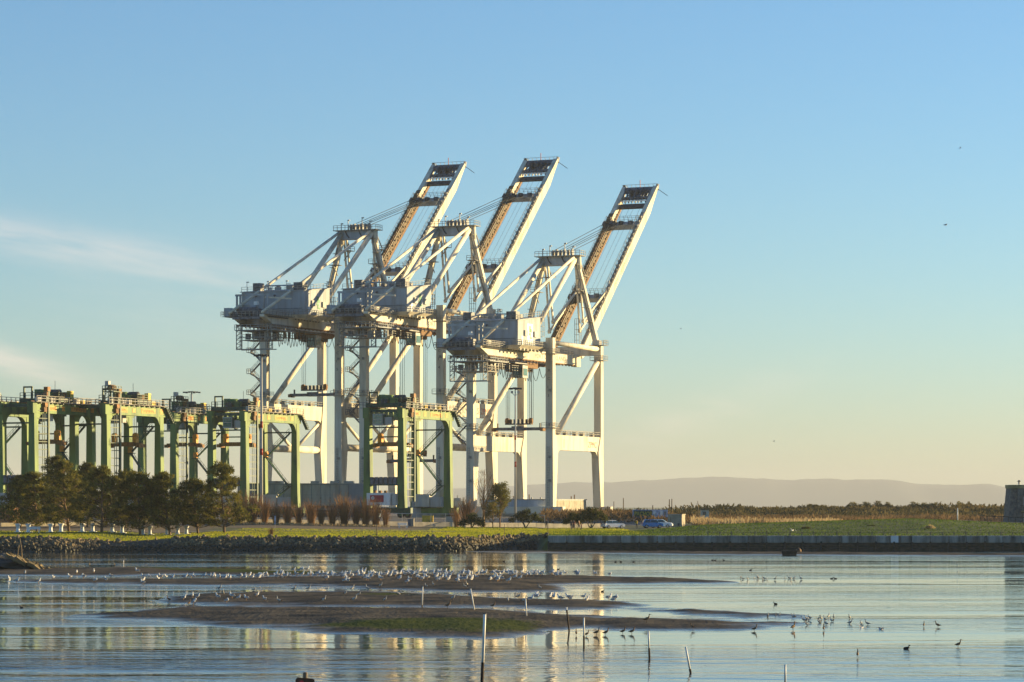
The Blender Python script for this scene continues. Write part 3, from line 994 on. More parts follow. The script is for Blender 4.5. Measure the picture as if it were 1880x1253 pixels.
    MB().rail([(r0, t0 - .85, z0), (r1 + 1.4, t0 - .95, z0), (r1 + 1.4, t1, z0)], 1.1, 1.2, .05).build('house_rail', 'rail_steel', root)
    # rear platform with the boom winch
    fz = 42.0 + dz - CZ
    pf = MB().loft([[(5.2, -26.4, fz - .3), (15.6, -26.4, fz - .3), (15.6, -18.0, fz - .3), (5.2, -18.0, fz - .3)], [(2.9, -27.6, fz - .05), (16, -27.6, fz - .05), (16, -18.0, fz - .05), (2.9, -18.0, fz - .05)]]).build('rear_platform', 'mid_steel', root)
    MB().rail([(3.0, -18.0, fz), (3.0, -27.5, fz), (15.9, -27.5, fz), (15.9, -18.0, fz)], 1.1, 1.1, .05).build('hand_rail', 'rail_steel', pf)
    for rr in (4.8, 5.7, 12.0, 12.9):
        MB().beam((rr, -23.0, fz), (rr, -23.0, fz + 5.3), .38, .38).build('post', 'crane_grey', pf)
    MB().beam((4.4, -23.0, fz + 5.2), (13.3, -23.0, fz + 5.2), .35, .45).build('gantry_bar', 'crane_grey', pf)
    MB().beam((12.2, -23.0, fz + 4.6), (18.2, -21.0, fz + 4.2), .3, .35).build('gantry_bar', W_, pf)
    MB().tube([(5.6, -24.0, fz + 1.4), (10.6, -24.0, fz + 1.4)], .95, 14).build('winch_drum', 'mid_steel', pf, True)
    for c, s3, mt in (((4.6, -26.4, fz + 1.0), (1.6, 2.2, 2.0), 'house_panel'), ((7.4, -21.0, fz + 1.5), (3.6, 2, 3.0), 'house_panel'), ((11.4, -25.5, fz + .9), (1.6, 1.6, 1.8), 'mid_steel'), ((13.6, -22.0, fz + .8), (1.4, 2, 1.6), 'off_white'), ((9.5, -26.5, fz + .6), (2.2, .9, 1.2), 'dark_steel'), ((6.2, -26.8, fz + .6), (1.5, .9, 1.1), 'mid_steel'), ((10.9, -24.8, fz + 3.1), (.9, .9, .8), 'white_paint')):
        MB().cbox(c, *s3).build('winch_cabinet', mt, pf)
    # service cage hanging under the rear of the girders
    cg = MB()
    for rr in (6.4, 14.6):
        for tt in (-26.2, -23.7):
            cg.beam(up(rr, tt, 34.3), up(rr, tt, 40.2), .16, .16)
            for k in range(6):
                cg.beam(up(rr, -26.2, 34.6 + k * .95), up(rr, -23.7, 34.6 + k * .95 + (.9 if tt < -25 else 0)), .09, .09)
        cg.beam(up(rr + 1, -26.2, 34.3), up(rr + 1, -26.2, 40.2), .12, .12)
        for k in range(6):
            cg.beam(up(rr, -26.2, 34.4 + k), up(rr + 1, -26.2, 35.3 + k), .08, .08)
    for zz in (34.3,):
        cg.beam(up(6.4, -26.2, zz), up(15.6, -26.2, zz), .22, .22).beam(up(6.4, -23.7, zz), up(15.6, -23.7, zz), .22, .22)
    for k in range(7):
        cg.beam(up(6.4 + 1.53 * k, -26.2, 34.3), up(6.4 + 1.53 * k, -26.2, 40.0), .08, .08).beam(up(6.4 + 1.53 * k, -26.2, 36.4 + (k % 2)), up(7.9 + 1.53 * k, -26.2, 37.4 - (k % 2)), .07, .07)
    cg.beam(up(6.4, -26.2, 37.0), up(15.6, -26.2, 37.0), .12, .12)
    cg.build('service_cage', 'rail_steel', root)
    for zz, a, b, ta, tb in ((38.9, 5.8, 16.2, -26, -16), (36.6, 7.2, 15.2, -25, -19)):
        fl = MB().box(a, b, ta, tb, zz + dz - CZ - .18, zz + dz - CZ)
        fl.rail([up(a, ta, zz), up(b, ta, zz), up(b, tb, zz)], 1.2, 1.0, .05)
        fl.build('service_floor', 'crane_grey' if zz > 38 else 'rail_steel', root)
    for k in range(7):
        MB().cbox(up(7.0 + 1.2 * k, -21.5 + (k % 3), 37.6 + .3 * (k % 2)), .9, 1.1, 1.3 + .5 * (k % 3)).build('service_box', ('mid_steel', 'off_white', 'rust')[k % 3], root)
    # festoon cable under the girder
    for k in range(10):
        MB().beam(up(CC - 3.4 + .8 * k, -16 + (k * 7 % 9) * 2.0, 37.2 + .2 * (k % 3)), up(CC - 3.4 + .8 * k, -16 + (k * 7 % 9) * 2.0, 40.0), .14, .5).build('hanger', 'mid_steel', root)
    fr = MB().beam(up(CC + 3.4, -22, 39.3), up(CC + 3.4, 6, 39.3), .2, .3).beam(up(CC + 2.4, -20, 37.6), up(CC + 2.4, 6, 37.6), .9, .12)
    fr.rail([up(CC + 2.9, -20, 37.6), up(CC + 2.9, 6, 37.6)], 1.1, 1.8, .05)
    fr.build('festoon_walkway', 'mid_steel', root)
    fl = MB()
    tt = -19.0
    while tt < CG * .55:
        w = rnd.uniform(1.3, 2.0) if tt < 4 else 4.5
        sag = rnd.uniform(2.2, 3.4)
        fl.tube([up(CC + 3.4, tt + w * q / 6, 38.6 - sag * (1 - (2 * q / 6 - 1) ** 2)) for q in range(7)], .075, 4)
        tt += w
    fl.build('festoon_cable', 'rope', root)
    # trolley, cab, hoist ropes, head block and spreader
    tt = trolley_t
    tr = MB().box(CC - 3.9, CC + 3.5, tt - 3.2, tt + 3.2, 38.4 + dz - CZ, 39.7 + dz - CZ)
    for q in (-2, 0, 2):
        tr.tube([up(CC - 2.5, tt + q, 38.1), up(CC + 2.5, tt + q, 38.1)], .5, 10)
    tro = tr.build('trolley', 'rust', root)
    cb = MB().box(CC + 1.0, CC + 3.6, tt - 6.2, tt - 3.3, 36.0 + dz - CZ, 38.9 + dz - CZ).build('operator_cab', 'off_white', root)
    MB().box(CC + 3.6, CC + 3.65, tt - 5.9, tt - 3.6, 36.5 + dz - CZ, 38.2 + dz - CZ).build('cab_window', 'cab_glass', cb)
    MB().box(CC + 1.3, CC + 3.3, tt - 6.26, tt - 6.2, 36.5 + dz - CZ, 38.2 + dz - CZ).build('cab_window', 'cab_glass', cb)
    sz = spreader_z
    for dr in (-3.1, -2.6, 2.9, 3.4):
        for dt in (-.5, .6):
            MB().tube([up(CC + dr, tt + dt, 38.4), Q(CC + dr, tt + dt * .8, sz + 1.4)], .05, 4).build('hoist_rope', 'rope', root)
    sp = MB().box(CC - 6.5, CC + 6.5, tt - .45, tt + .45, sz - .45 - CZ, sz + .25 - CZ)
    sp.box(CC - 1.6, CC + 1.6, tt - .8, tt + .8, sz - .5 - CZ, sz + .55 - CZ)
    spo = sp.build('spreader', 'mid_steel', root)
    for s in (-1, 1):
        MB().box(CC + s * 6.2 - .35, CC + s * 6.2 + .35, tt - 1.2, tt + 1.2, sz - .65 - CZ, sz + .1 - CZ).build('spreader_end', 'rust', spo)
        MB().cbox(Q(CC + s * 5.4, tt, sz + .75), .25, .4, 1.0).build('guide_arm', 'dark_steel', spo)
        MB().lathe([(.15, -.8), (.5, -.65), (.6, 0), (.5, .65), (.15, .8)], 10, Q(CC + s * 3.0, tt, sz + 1.7)).build('sheave', 'orange_brown', spo)
    hd = MB().box(CC - 3.3, CC + 3.3, tt - .7, tt + .7, sz + .9 - CZ, sz + 1.2 - CZ)
    for k in range(5):
        hd.cbox(Q(CC - 2 + k, tt, sz + 1.7), .5, .8, 1.0)
    hd.build('head_block', 'dark_steel', spo)
    # mast over the water side legs
    zt2 = 66.8
    for s in (-1, 1):
        rb, rt = (CW - .4, CC + 4.4) if s > 0 else (.4, CC - 4.4)
        ml = MB().beam(up(rb, CG, 44.6), up(rt, CG, 65.2), 1.25, 1.15, 0, (0, 1, 0), 1.15, 1.05).build('mast_leg', W_, root)
        MB().tube([up(rb, CG - .2, 44.7), up(rb, CG, 46)], 1.25, 8).build('mast_foot', W_, ml)
        MB().tube([up(rt + s * .35, CG, 63.4), up(rt + s * .2, CG, 66.9)], .85, 12).build('mast_head', W_, ml, True)
        MB().tube([up(CC + s * 4.2, 29.6, 65.8), up(CC + s * 4.2, -1.2, 43.0)], .62, 12).build('rear_mast_leg', W_, root, True)
        MB().tube([up(CC + s * 4.3, 28.6, 66.2), up(CC + s * 4.3, -28.4, 42.7)], .36, 10).build('back_stay', W_, root, True)
        # step ladder beside the mast leg
        st = MB()
        for k in range(5):
            f0, f1 = .12 + .17 * k, .12 + .17 * (k + 1)
            a = up(rb, CG - 1.1, 44.6).lerp(up(rt, CG - 1.1, 65.2), f0)
            b = up(rb, CG - 1.1, 44.6).lerp(up(rt, CG - 1.1, 65.2), f1)
            st.beam(a, b, .5, .12)
            st.rail([a, b], 1.0, 1.0, .04)
            st.cbox(b, 1.5, 1.2, .1)
        st.build('mast_stair', 'rail_steel', ml)
        for (zz, rr) in ((58.2, rt - 1.2 + (2.2 if s > 0 else 0)), (62.0, rt + .6)):
            pl = MB().box(rr - 1.2, rr + 1.2, CG + (.6 if zz > 60 else -2.6), CG + (3.6 if zz > 60 else .2), zz + dz - CZ - .12, zz + dz - CZ)
            ta = CG + (3.5 if zz > 60 else -2.5)
            pl.rail([up(rr - 1.2, ta, zz), up(rr + 1.2, ta, zz)], 1.1, 1.2, .05)
            pl.beam(up(rr, CG, zz - 2.6), up(rr, ta, zz - .1), .18, .18)
            if zz > 60:
                pl.beam(up(rr, CG + .3, 66.0), up(rr, ta, zz + .6), .2, .2)
            pl.build('mast_platform', 'rail_steel', ml)
    mh = MB().box(CC - 4.9, CC + 4.9, CG - .9, CG + .9, 64.5 + dz - CZ, 66.7 + dz - CZ).build('mast_head_beam', 'crane_grey', root)
    MB().box(CC - 6.0, CC + 6.0, CG - 1.9, CG + 1.9, 66.7 + dz - CZ, 66.85 + dz - CZ).rail([up(CC - 5.9, CG - 1.8, 66.85), up(CC + 5.9, CG - 1.8, 66.85), up(CC + 5.9, CG + 1.8, 66.85)], 1.15, 1.1, .05).build('mast_top_platform', 'rail_steel', mh)
    for k in range(6):
        MB().tube([up(CC - 1.8 + 1.0 * k, CG - .3, 67.6), up(CC - 1.5 + 1.0 * k, CG - .3, 67.6)], .75 + .15 * (k % 2), 12).build('sheave', 'mid_steel' if k % 2 else 'rail_steel', mh)
    for rr, hgt in ((-2.7, 2.6), (1.2, 3.1), (3.4, 2.2), (-4.6, 1.8)):
        MB().beam(up(CC + rr, CG, 66.8), up(CC + rr, CG, 66.8 + hgt), .16, .16).cbox(up(CC + rr + .2, CG, 66.8 + hgt), .6, .3, .3).build('mast_lamp', 'off_white', mh)
    for rr in (-2.2, 1.6):
        MB().tube([up(CC + rr - .8, CG - 1.0, 66.6), up(CC + rr - .3, CG - 1.05, 65.6), up(CC + rr + .3, CG - 1.0, 64.9)], .14, 6).build('cable_bundle', 'dark_steel', mh)
    # boom raised for parking
    ht, hz_, bt, bz = 32.6, 42.4, 86.0, 88.3
    bd = Vector((0, bt - ht, bz - hz_))
    bl = bd.length
    bd.normalize()
    bn = Vector((0, -bd.z, bd.y))               # the boom's upper side, turned towards the viewer
    def B(r, u, v=0.0):
        return up(r, ht, hz_) + bd * u + bn * v
    for s in (-1, 1):
        r = CC + s * 4.3
        rings = []
        for u, va, vb in ((0, -.6, .8), (2.5, -1.2, 1.2), (bl - 9, -1.2, 1.2), (bl - 2.0, .1, 1.2), (bl, .35, 1.2)):
            rings.append([B(r - .6, u, va) - Vector((0, 0, 0)), B(r + .6, u, va), B(r + .6, u, vb), B(r - .6, u, vb)])
        bg_ = MB().loft(rings).build('boom_girder', W_, root)
        rr = MB()
        rr.beam(B(r - s * .72, 1, -.6), B(r - s * .72, bl - 6, -.6), .22, .7, 0, bn)
        for k in range(30):
            rr.cbox(B(r - s * .8, 2 + 2.0 * k, -.2), .3, .4, .4)
        rr.build('boom_rail', 'rust', bg_)
        if s < 0:
            tray = MB().beam(B(r + .68, 2, .25), B(r + .68, bl - 14, .25), .12, 1.5, 0, bn)
            for k in range(24):
                tray.cbox(B(r + .85, 3 + 2.1 * k, rnd.uniform(-.2, .8)), .3, .8, .35)
            tray.build('cable_tray', 'grating', bg_)
        wk = MB().beam(B(r, 3, 1.32), B(r, bl - 12, 1.32), 1.3 if s < 0 else .9, .16, 0, bn)
        for k in range(26):
            wk.beam(B(r - .5, 8.5 + 1.9 * k, 1.3), B(r - .5, 8.5 + 1.9 * k, 2.3), .07, .07)
            wk.cbox(B(r + .1, 8.5 + 1.9 * k, 1.6), rnd.uniform(.4, .9), .5, .5)
        for v in (1.8, 2.3):
            wk.beam(B(r - .5, 8.5, v), B(r - .5, 8.5 + 1.9 * 25, v), .06, .06)
        wk.build('boom_walkway', 'grating' if s < 0 else 'rail_steel', bg_)
        MB().tube([B(r + .35, 12, 1.55), B(r + .35, bl - 18, 1.55)], .12, 6).build('boom_pipe', 'dark_steel' if s > 0 else 'rust', bg_)
        if s > 0:
            lettering('PORT OF OAKLAND', 1.25, 'rail_steel', bg_, B(r + .612, 29, -.45), bd, bn, .012, 15)
        # folded fore stays
        for k, (ft, fzz, bu, off) in enumerate(((34.9, 51.2, 25.5, .35), (34.2, 48.8, 20.0, -.35))):
            a, f, e = up(CC + s * 4.0 + off, CG + 1.0, 65.2), up(CC + s * 4.0 + off, ft, fzz), B(CC + s * 4.0 + off, bu, 1.3)
            MB().beam(a, f, .34, .5).build('fore_stay', W_, root)
            MB().beam(f, e, .34, .5).tube([f - Vector((.3, 0, 0)), f + Vector((.3, 0, 0))], .5, 8).build('fore_stay', W_, root)
            MB().beam(e, e - bn * 1.6 - bd * .6, .5, .5).beam(e + bd * 1.2, e + bd * 2.2 + bn * 1.1, .3, .3).build('stay_bracket', 'crane_grey', root)
    for u, w in ((bl * .335, 1.3), (bl * .775, 1.5)):
        cx = MB().beam(B(CC - 3.7, u), B(CC + 3.7, u), 1.5, w, 0, bn).build('boom_cross_beam', 'crane_grey', root)
        rl = MB()
        for v in (1.3, 1.9, 2.4):
            rl.beam(B(CC - 4.6, u + .9, v), B(CC + 4.6, u + .9, v), .07, .07)
        for k in range(9):
            rl.beam(B(CC - 4.4 + 1.1 * k, u + .9, .6), B(CC - 4.4 + 1.1 * k, u + .9, 2.4), .07, .07)
        rl.build('hand_rail', 'rail_steel', cx)
        for q in (-2.4, -.6, 2.0):
            MB().cbox(B(CC + q, u - .2, 1.1), 1.0, 1.0, 1.0).build('sheave_block', 'dark_steel' if q < 1 else 'mid_steel', cx)
        MB().beam(B(CC - 5.6, u - .2, .9), B(CC - 2.2, u - .2, .9), 1.3, .9, 0, bn).build('stay_anchor', 'mid_steel', cx)
    # boom tip frame
    tp = MB().beam(B(CC - 3.7, bl - 1.0, .6), B(CC + 3.7, bl - 1.0, .6), 1.6, 1.0, 0, bn).build('boom_tip', 'mid_steel', root)
    MB().beam(B(CC - 3.6, bl - 7.6, .2), B(CC + 3.6, bl - 7.6, .2), 1.7, .5, 0, bn).build('tip_platform', 'dark_steel', tp)
    MB().beam(B(CC - 3.6, bl - 3.9, .2), B(CC + 3.6, bl - 3.9, .2), 1.0, .4, 0, bn).build('tip_platform', 'dark_steel', tp)
    MB().beam(B(CC, bl - 3.9, .1), B(CC, bl - 1.6, .1), 5.0, .15, 0, bn).build('tip_deck', 'mid_steel', tp)
    tf = MB()
    for q in (-3, -1, 1):
        tf.beam(B(CC + q, bl - 5.4, .9), B(CC + q + 2, bl - 1.2, 1.1), .22, .22).beam(B(CC + q + 2, bl - 5.4, .9), B(CC + q, bl - 1.2, 1.1), .22, .22)
    for q in (-3.2, -2.4, -1.4, -.5, .4, 1.2, 2.0, 3.2):
        tf.beam(B(CC + q, bl - 6.5, .6), B(CC + q + rnd.uniform(-.8, .8), bl - .6, 1.2), .3, .3)
    for u in (2.6, 4.6):
        tf.beam(B(CC - 3.6, bl - u, .9), B(CC + 3.6, bl - u, .9), .3, .35)
    tf.build('tip_truss', 'mid_steel', tp)
    MB().beam(B(CC - 3.5, bl - 6.1, .9), B(CC + 3.5, bl - 6.1, .9), .3, .25).build('tip_bar', 'white_paint', tp)
    for q in (-1.6, .2, 1.7):
        MB().tube([B(CC + q - .25, bl - 2.6, 1.2), B(CC + q + .25, bl - 2.6, 1.2)], .8, 10).build('sheave', 'dark_steel', tp)
    rl = MB()
    for v in (1.4, 2.3):
        rl.beam(B(CC - 4.9, bl + .4, v - .8), B(CC + 4.9, bl + .4, v - .8), .08, .08)
    for k in range(9):
        rl.beam(B(CC - 4.8 + 1.2 * k, bl + .3, .2), B(CC - 4.8 + 1.2 * k, bl + .3, 1.6), .08, .08)
    rl.build('hand_rail', 'rail_steel', tp)
    for q in (-4.6, 4.6):
        MB().tube([B(CC + q, bl - .4, .2), B(CC + q, bl + .9, .9)], .45, 8).build('tip_lamp', 'dark_steel' if q < 0 else 'off_white', tp)
    MB().tube([B(CC, bl, 1), B(CC, bl, 1) + Vector((0, 0, 1.8))], .1, 5).build('beacon', 'red_paint', tp)
    MB().tube([B(CC + 5.0, bl - .5, .4), B(CC + 5.0, bl - .5, .4) + Vector((2.6, 0, -1.8))], .07, 4).build('antenna', 'dark_steel', tp)
    # boom hoist ropes
    for k, q in enumerate((-3.2, -1.2, .2, 1.4, 3.4)):
        MB().tube([up(CC + q * .8, CG + .3, 67.9), B(CC + q - 1.2, bl * .775, 1.3)], .07, 4).build('boom_hoist_rope', 'rope', root)
    for k, q in enumerate((-2.2, -.6, .6, 2.4)):
        MB().tube([B(CC + q, bl * .33, .5), B(CC + q, bl - 3, .5)], .035, 4).build('trolley_rope', 'rope', root)
    # frame that carries the back stays over the machinery house
    ff = MB()
    for s in (-1, 1):
        ff.beam((CC + s * 4.3, -9, za), up(CC + s * 4.3, -9, 50.6), .24, .24)
    ff.beam(up(CC - 4.3, -9, 50.4), up(CC + 4.3, -9, 50.4), .2, .25)
    ff.beam(up(CC - 4.3, -9, 49.3), up(CC + 4.3, -9, 49.3), .16, .2).beam(up(CC, -9, 49.4), up(CC - 1, -9, 48), .12, .12).beam(up(CC, -9, 49.4), up(CC + 1, -9, 48), .12, .12)
    ff.build('stay_frame', 'crane_grey', root)
    # caged ladder towers
    for rr, tt, za_, zb_ in ((CC + 4.6, CG + .2, 45, 51.5), (17.4, .8, 45.5, 51.5), (CC - 5.6, CG - 2, 45, 50)):
        lt = MB()
        for a in (-.6, .6):
            for b in (-.6, .6):
                lt.beam(up(rr + a, tt + b, za_), up(rr + a, tt + b, zb_), .1, .1)
        for k in range(6):
            zz = lerp(za_, zb_, k / 5)
            lt.beam(up(rr - .6, tt - .6, zz), up(rr + .6, tt - .6, zz), .09, .09).beam(up(rr + .6, tt - .6, zz), up(rr + .6, tt + .6, zz), .09, .09)
        lt.build('ladder_cage', 'rail_steel', root)
    # zigzag stair on the land side leg
    z, k = 20.0 + (dz if dz else 0), 0
    if dz:
        z = 25.5
    while z < 35.5 + dz:
        zn = z + 2.55
        a, b = ((-.95, -3.6), (-3.6, -.95))[k % 2]
        tq = -.4 if k % 2 else .5
        fs_ = MB().beam(Q(a, tq, z), Q(b, tq, zn), .75, .14)
        for dq in (-.38, .38):
            fs_.beam(Q(a, tq + dq, z + 1.0), Q(b, tq + dq, zn + 1.0), .06, .06)
            for q in (.2, .5, .8):
                fs_.beam(Q(a, tq + dq, z).lerp(Q(b, tq + dq, zn), q), Q(a, tq + dq, z + 1).lerp(Q(b, tq + dq, zn + 1), q), .05, .05)
        fs_.build('stair_flight', 'mid_steel', root)
        if k % 2 == 0:
            ld = MB().box(-4.5, -3.3, -1.0, 1.1, zn - CZ - .1, zn - CZ)
            ld.rail([Q(-3.3, -.95, zn), Q(-4.45, -.95, zn), Q(-4.45, 1.05, zn), Q(-3.3, 1.05, zn)], 1.1, 1.1, .05)
            ld.beam(Q(-.9, 0, zn - 1.6), Q(-3.9, 0, zn - .15), .2, .2)
            ld.build('stair_landing', 'mid_steel', root)
        z, k = zn, k + 1
    return root
CR0 = Vector((-59.914, 726.207))
RD, TD = Vector((math.cos(TH), -math.sin(TH))), Vector((math.sin(TH), math.cos(TH)))
container_crane(CR0 + RD * 54.75, 0.0, 'XC13', 'nearest and lowest white container crane, rightmost of three, raised boom', 24.3, 5.0, False)
container_crane(CR0 + RD * 26.77, 8.3, 'XC14', 'tall white container crane in the middle of three, raised boom', 17.0, 6.0, True)
container_crane(CR0, 8.3, 'XC15', 'tall white container crane, leftmost and farthest of three, raised boom', 33.2, 6.5, True)
for c_, num in zip([o for o in COL.objects if o.name.startswith('container_crane')], ('XC13', 'XC14', 'XC15')):
    dz = 0 if num == 'XC13' else 8.3
    legs = [o for o in c_.children if o.name.startswith('leg') and 'platform' not in o.name]
    for i, ch in enumerate(num):
        lettering(ch, .95, 'letter_dark', legs[2], (CW - .38, -.82, 37.3 + dz * .85 - 1.95 * i - CZ), (1, 0, 0), (0, 0, 1), .015)

# ------------------------------------------------------------------ green yard gantries on rubber tyres
def yard_crane(l1, y1, label, trolley_t, cab_r, spreader_z, tower=False, topz=25.6, S=22.0, B_=7.6, house='white'):
    root = thing('yard_gantry_crane', (XY(l1, y1), y1, CZ), label, 'gantry crane', -TH, 'green rubber tyred gantry cranes')
    def Q(r, t, z):
        return Vector((r, t, z - CZ))
    bt, bb = topz, topz - 2.2
    for r in (0, B_):
        for t, s in ((0, 1), (S, -1)):
            rings = []
            for z, hr, ht in ((5.6, .95, .62), (9, .8, .66), (bb, .62, .72)):
                rings.append([Q(r - hr, t - ht, z), Q(r + hr, t - ht, z), Q(r + hr, t + ht, z), Q(r - hr, t + ht, z)])
            leg = MB().loft(rings).build('leg', 'rtg_green', root)
            # rounded haunch under the main beam
            poly = [Q(r - .55, t + s * .6, bb + .03), Q(r - .55, t + s * .6, bb - 2.4)]
            for i in range(7):
                a = math.pi / 2 * i / 6
                poly.append(Q(r - .55, t + s * (.72 + 2.3 * (1 - math.cos(a))), bb - 2.4 + 2.4 * math.sin(a)))
            MB().prism(poly, (1.1, 0, 0)).build('haunch', 'rtg_green', leg)
            MB().cbox(Q(r, t - s * .2, 5.0), 1.5, 1.0, .6).build('hydraulic_unit', 'rtg_dark', leg)
    for r in (0, B_):
        mb = MB().box(r - .66, r + .66, -1.2, S + 1.4, bb - CZ, bt - CZ).build('main_beam', 'rtg_green', root)
        MB().box(r - .08, r + .08, -1.0, S + 1.2, bt - CZ, bt + .14 - CZ).build('trolley_rail', 'rust', mb)
        sd = 1 if r > 0 else -1
        wk = MB().box(min(r + sd * .67, r + sd * 1.5), max(r + sd * .67, r + sd * 1.5), -1.2, S + 1.2, bt - .12 - CZ, bt - .02 - CZ)
        wk.rail([Q(r + sd * 1.45, -1.1, bt), Q(r + sd * 1.45, S + 1.1, bt)], 1.1, 1.7, .055)
        for k in range(11):
            wk.cbox(Q(r + sd * .9, 1 + 2 * k, bt - .25), .5, .3, .3)
        wk.build('walkway', 'rail_steel', mb)
        if r > 0:
            for k, (ta, w, txt) in enumerate(((4.6, 2.6, 'RMC'), (9.2, 1.1, ''), (12.6, 5.6, 'TERMINAL'), (20.0, 1.2, ''))):
                p = MB().box(r + .665, r + .70, ta, ta + w, bb + .6 - CZ, bb + 1.5 - CZ).build('name_plate', 'orange', mb)
                if txt:
                    lettering(txt, .8, 'orange_brown', p, Q(r + .71, ta + .35, bb + .75), (0, 1, 0), (0, 0, 1), .01, w - .7)
            for k in range(9):
                MB().cbox(Q(r + .2, 1.5 + 2.3 * k, bt + .5), .8, rnd.uniform(.6, 1.4), rnd.uniform(.6, 1.1)).build('cable_box', ('off_white', 'yellow', 'mid_steel')[k % 3], mb)
    # end ties, sills and wheels
    for t in (0, S):
        MB().beam(Q(.6, t, bb - 1.9), Q(B_ - .6, t, bb - 1.9), .3, .3).build('tie_bar', 'rtg_dark', root)
        MB().beam(Q(-.4, t, bb + 1.5), Q(B_ + .4, t, bb + 1.5), .5, .6).build('end_tie', 'rtg_dark', root)
        sl = MB().box(-2.2, B_ + 2.2, t - .55, t + .55, 4.5 - CZ, 5.7 - CZ).build('sill_beam', 'rtg_dark' if t == 0 else 'rtg_green', root)
        for r in (-1.4, .2, B_ - .2, B_ + 1.4):
            w = MB().tube([Q(r, t - .35, CZ + .78), Q(r, t + .35, CZ + .78)], .78, 14).build('tyre', 'tyre', sl, True)
            MB().tube([Q(r, t - .38, CZ + .78), Q(r, t + .38, CZ + .78)], .36, 10).build('hub', 'rtg_green', sl)
    # stair on the far end frame
    st = MB()
    zz, k = 7.0, 0
    for za, zb_ in ((bb - 2.1, 16.8), (16.8, 10.4), (10.4, 5.8)):
        ra, rb = ((B_ - .9, 1.2), (1.2, B_ - 1.2))[k % 2]
        st.beam(Q(ra, S - 1.0, za), Q(rb, S - 1.0, zb_), .7, .16)
        for h in (.55, 1.05):
            st.beam(Q(ra, S - 1.3, za + h), Q(rb, S - 1.3, zb_ + h), .06, .06)
        for q in range(9):
            a = Q(ra, S - 1.3, za).lerp(Q(rb, S - 1.3, zb_), q / 8)
            st.beam(a, a + Vector((0, 0, 1.05)), .05, .05)
        st.cbox(Q(rb, S - 1.0, zb_), 1.6, 1.2, .14)
        k += 1
    st.build('stair', 'rtg_dark', root)
    MB().cbox(Q(1.2, S - 1.1, 17.5), .8, .8, 1.2).build('stair_box', 'orange', root)
    s2 = MB().beam(Q(B_ + 1.0, S + .6, bt - .3), Q(B_ + 1.0, S + 3.6, bt - 3.4), .7, .15)
    for q in range(8):
        a = Q(B_ + 1.35, S + .6, bt - .3).lerp(Q(B_ + 1.35, S + 3.6, bt - 3.4), q / 7)
        s2.beam(a, a + Vector((0, 0, .9)), .06, .06).cbox(a, .8, .3, .08)
    s2.build('top_stair', 'rtg_dark', root)
    # caged ladder column at the near leg
    cr_, ct_ = B_ + 1.1, 3.6
    ld = MB().beam(Q(cr_, ct_, 7), Q(cr_, ct_, bt + 2.2), .34, .5).build('ladder_column', 'rtg_dark', root)
    rg = MB()
    for k in range(12):
        rg.beam(Q(B_ + .6, .5, 8 + 1.5 * k), Q(cr_, ct_, 8 + 1.5 * k), .14, .16)
    rg.beam(Q(B_ + .8, 2.0, 7), Q(B_ + .8, 2.0, bb), .1, .1).beam(Q(B_ + .9, 2.6, 7), Q(B_ + .9, 2.6, bb), .1, .1)
    rg.build('ladder_rung', 'rtg_dark', ld)
    for k in range(5):
        MB().cbox(Q(cr_ - .3, ct_ - 1.2 + .3 * k, bt - 1.5 + 1.0 * k), .9, 1.0, .9).build('ladder_box', ('rust', 'orange_brown', 'rtg_dark')[k % 3], ld)
    if tower:
        tw = MB()
        for a in (-.7, .7):
            for b in (-.7, .7):
                tw.beam(Q(B_ + a, 1.6 + b, bt), Q(B_ + a, 1.6 + b, bt + 3.6), .13, .13)
        for k in range(4):
            tw.beam(Q(B_ - .7, .9, bt + k * .9), Q(B_ + .7, .9, bt + (k + 1) * .9), .1, .1)
        tw.box(B_ - 1.0, B_ + 1.6, .3, 3.4, bt + 2.2 - CZ, bt + 2.35 - CZ).rail([Q(B_ - 1, .35, bt + 2.3), Q(B_ + 1.55, .35, bt + 2.3), Q(B_ + 1.55, 3.3, bt + 2.3)], 1.1, .9, .05)
        to = tw.build('service_tower', 'rtg_dark', root)
        MB().cbox(Q(B_ - .3, 1.2, bt + 3.9), .8, .8, 1.0).build('tower_lamp', 'off_white', to)
        MB().tube([Q(B_ + .4, .8, bt + 3.1), Q(B_ + .4, 2.6, bt + 3.1)], .6, 10).build('cable_drum', 'rust', to)
    # trolley on top, cab and spreader below
    t0 = trolley_t
    tr = MB().box(-.9, B_ + .9, t0 - 2.8, t0 + 2.8, bt + .2 - CZ, bt + .95 - CZ).rail([Q(-.8, t0 - 2.7, bt + .95), Q(B_ + .8, t0 - 2.7, bt + .95), Q(B_ + .8, t0 + 2.7, bt + .95)], 1.1, 1.3, .05).build('trolley', 'rtg_dark', root)
    MB().tube([Q(1.8, t0 - .4, bt + 1.9), Q(4.2, t0 - .4, bt + 1.9)], .85, 14).build('hoist_drum', 'rtg_green', tr, True)
    MB().tube([Q(5.2, t0 - .9, bt + 1.9), Q(7.2, t0 - .9, bt + 1.9)], .8, 14).build('hoist_drum', 'dark_steel', tr, True)
    for c, s3, mt in (((1.2, t0 + 1.4, bt + 1.9), (1.6, 1.6, 1.9), 'rtg_green'), ((4.5, t0 + 1.3, bt + 1.8), (1.3, 1.3, 1.7), 'off_white'), ((7.6, t0 + 2.2, bt + 1.7), (.9, 1.1, 1.5), 'yellow'), ((2.6, t0 + 2.3, bt + 1.4), (1.4, .7, .9), 'yellow'), ((5.4, t0 - 2.3, bt + 1.5), (1.6, .7, 1.0), 'rtg_green'), ((6.4, t0 + 1.5, bt + 1.6), (1.8, 1.2, 1.2), 'rtg_green'), ((3.0, t0 - 2, bt + 1.4), (1.2, .8, .9), 'mid_steel'), ((B_ + .3, t0, bt + 1.5), (.7, .9, 1.2), 'orange_brown')):
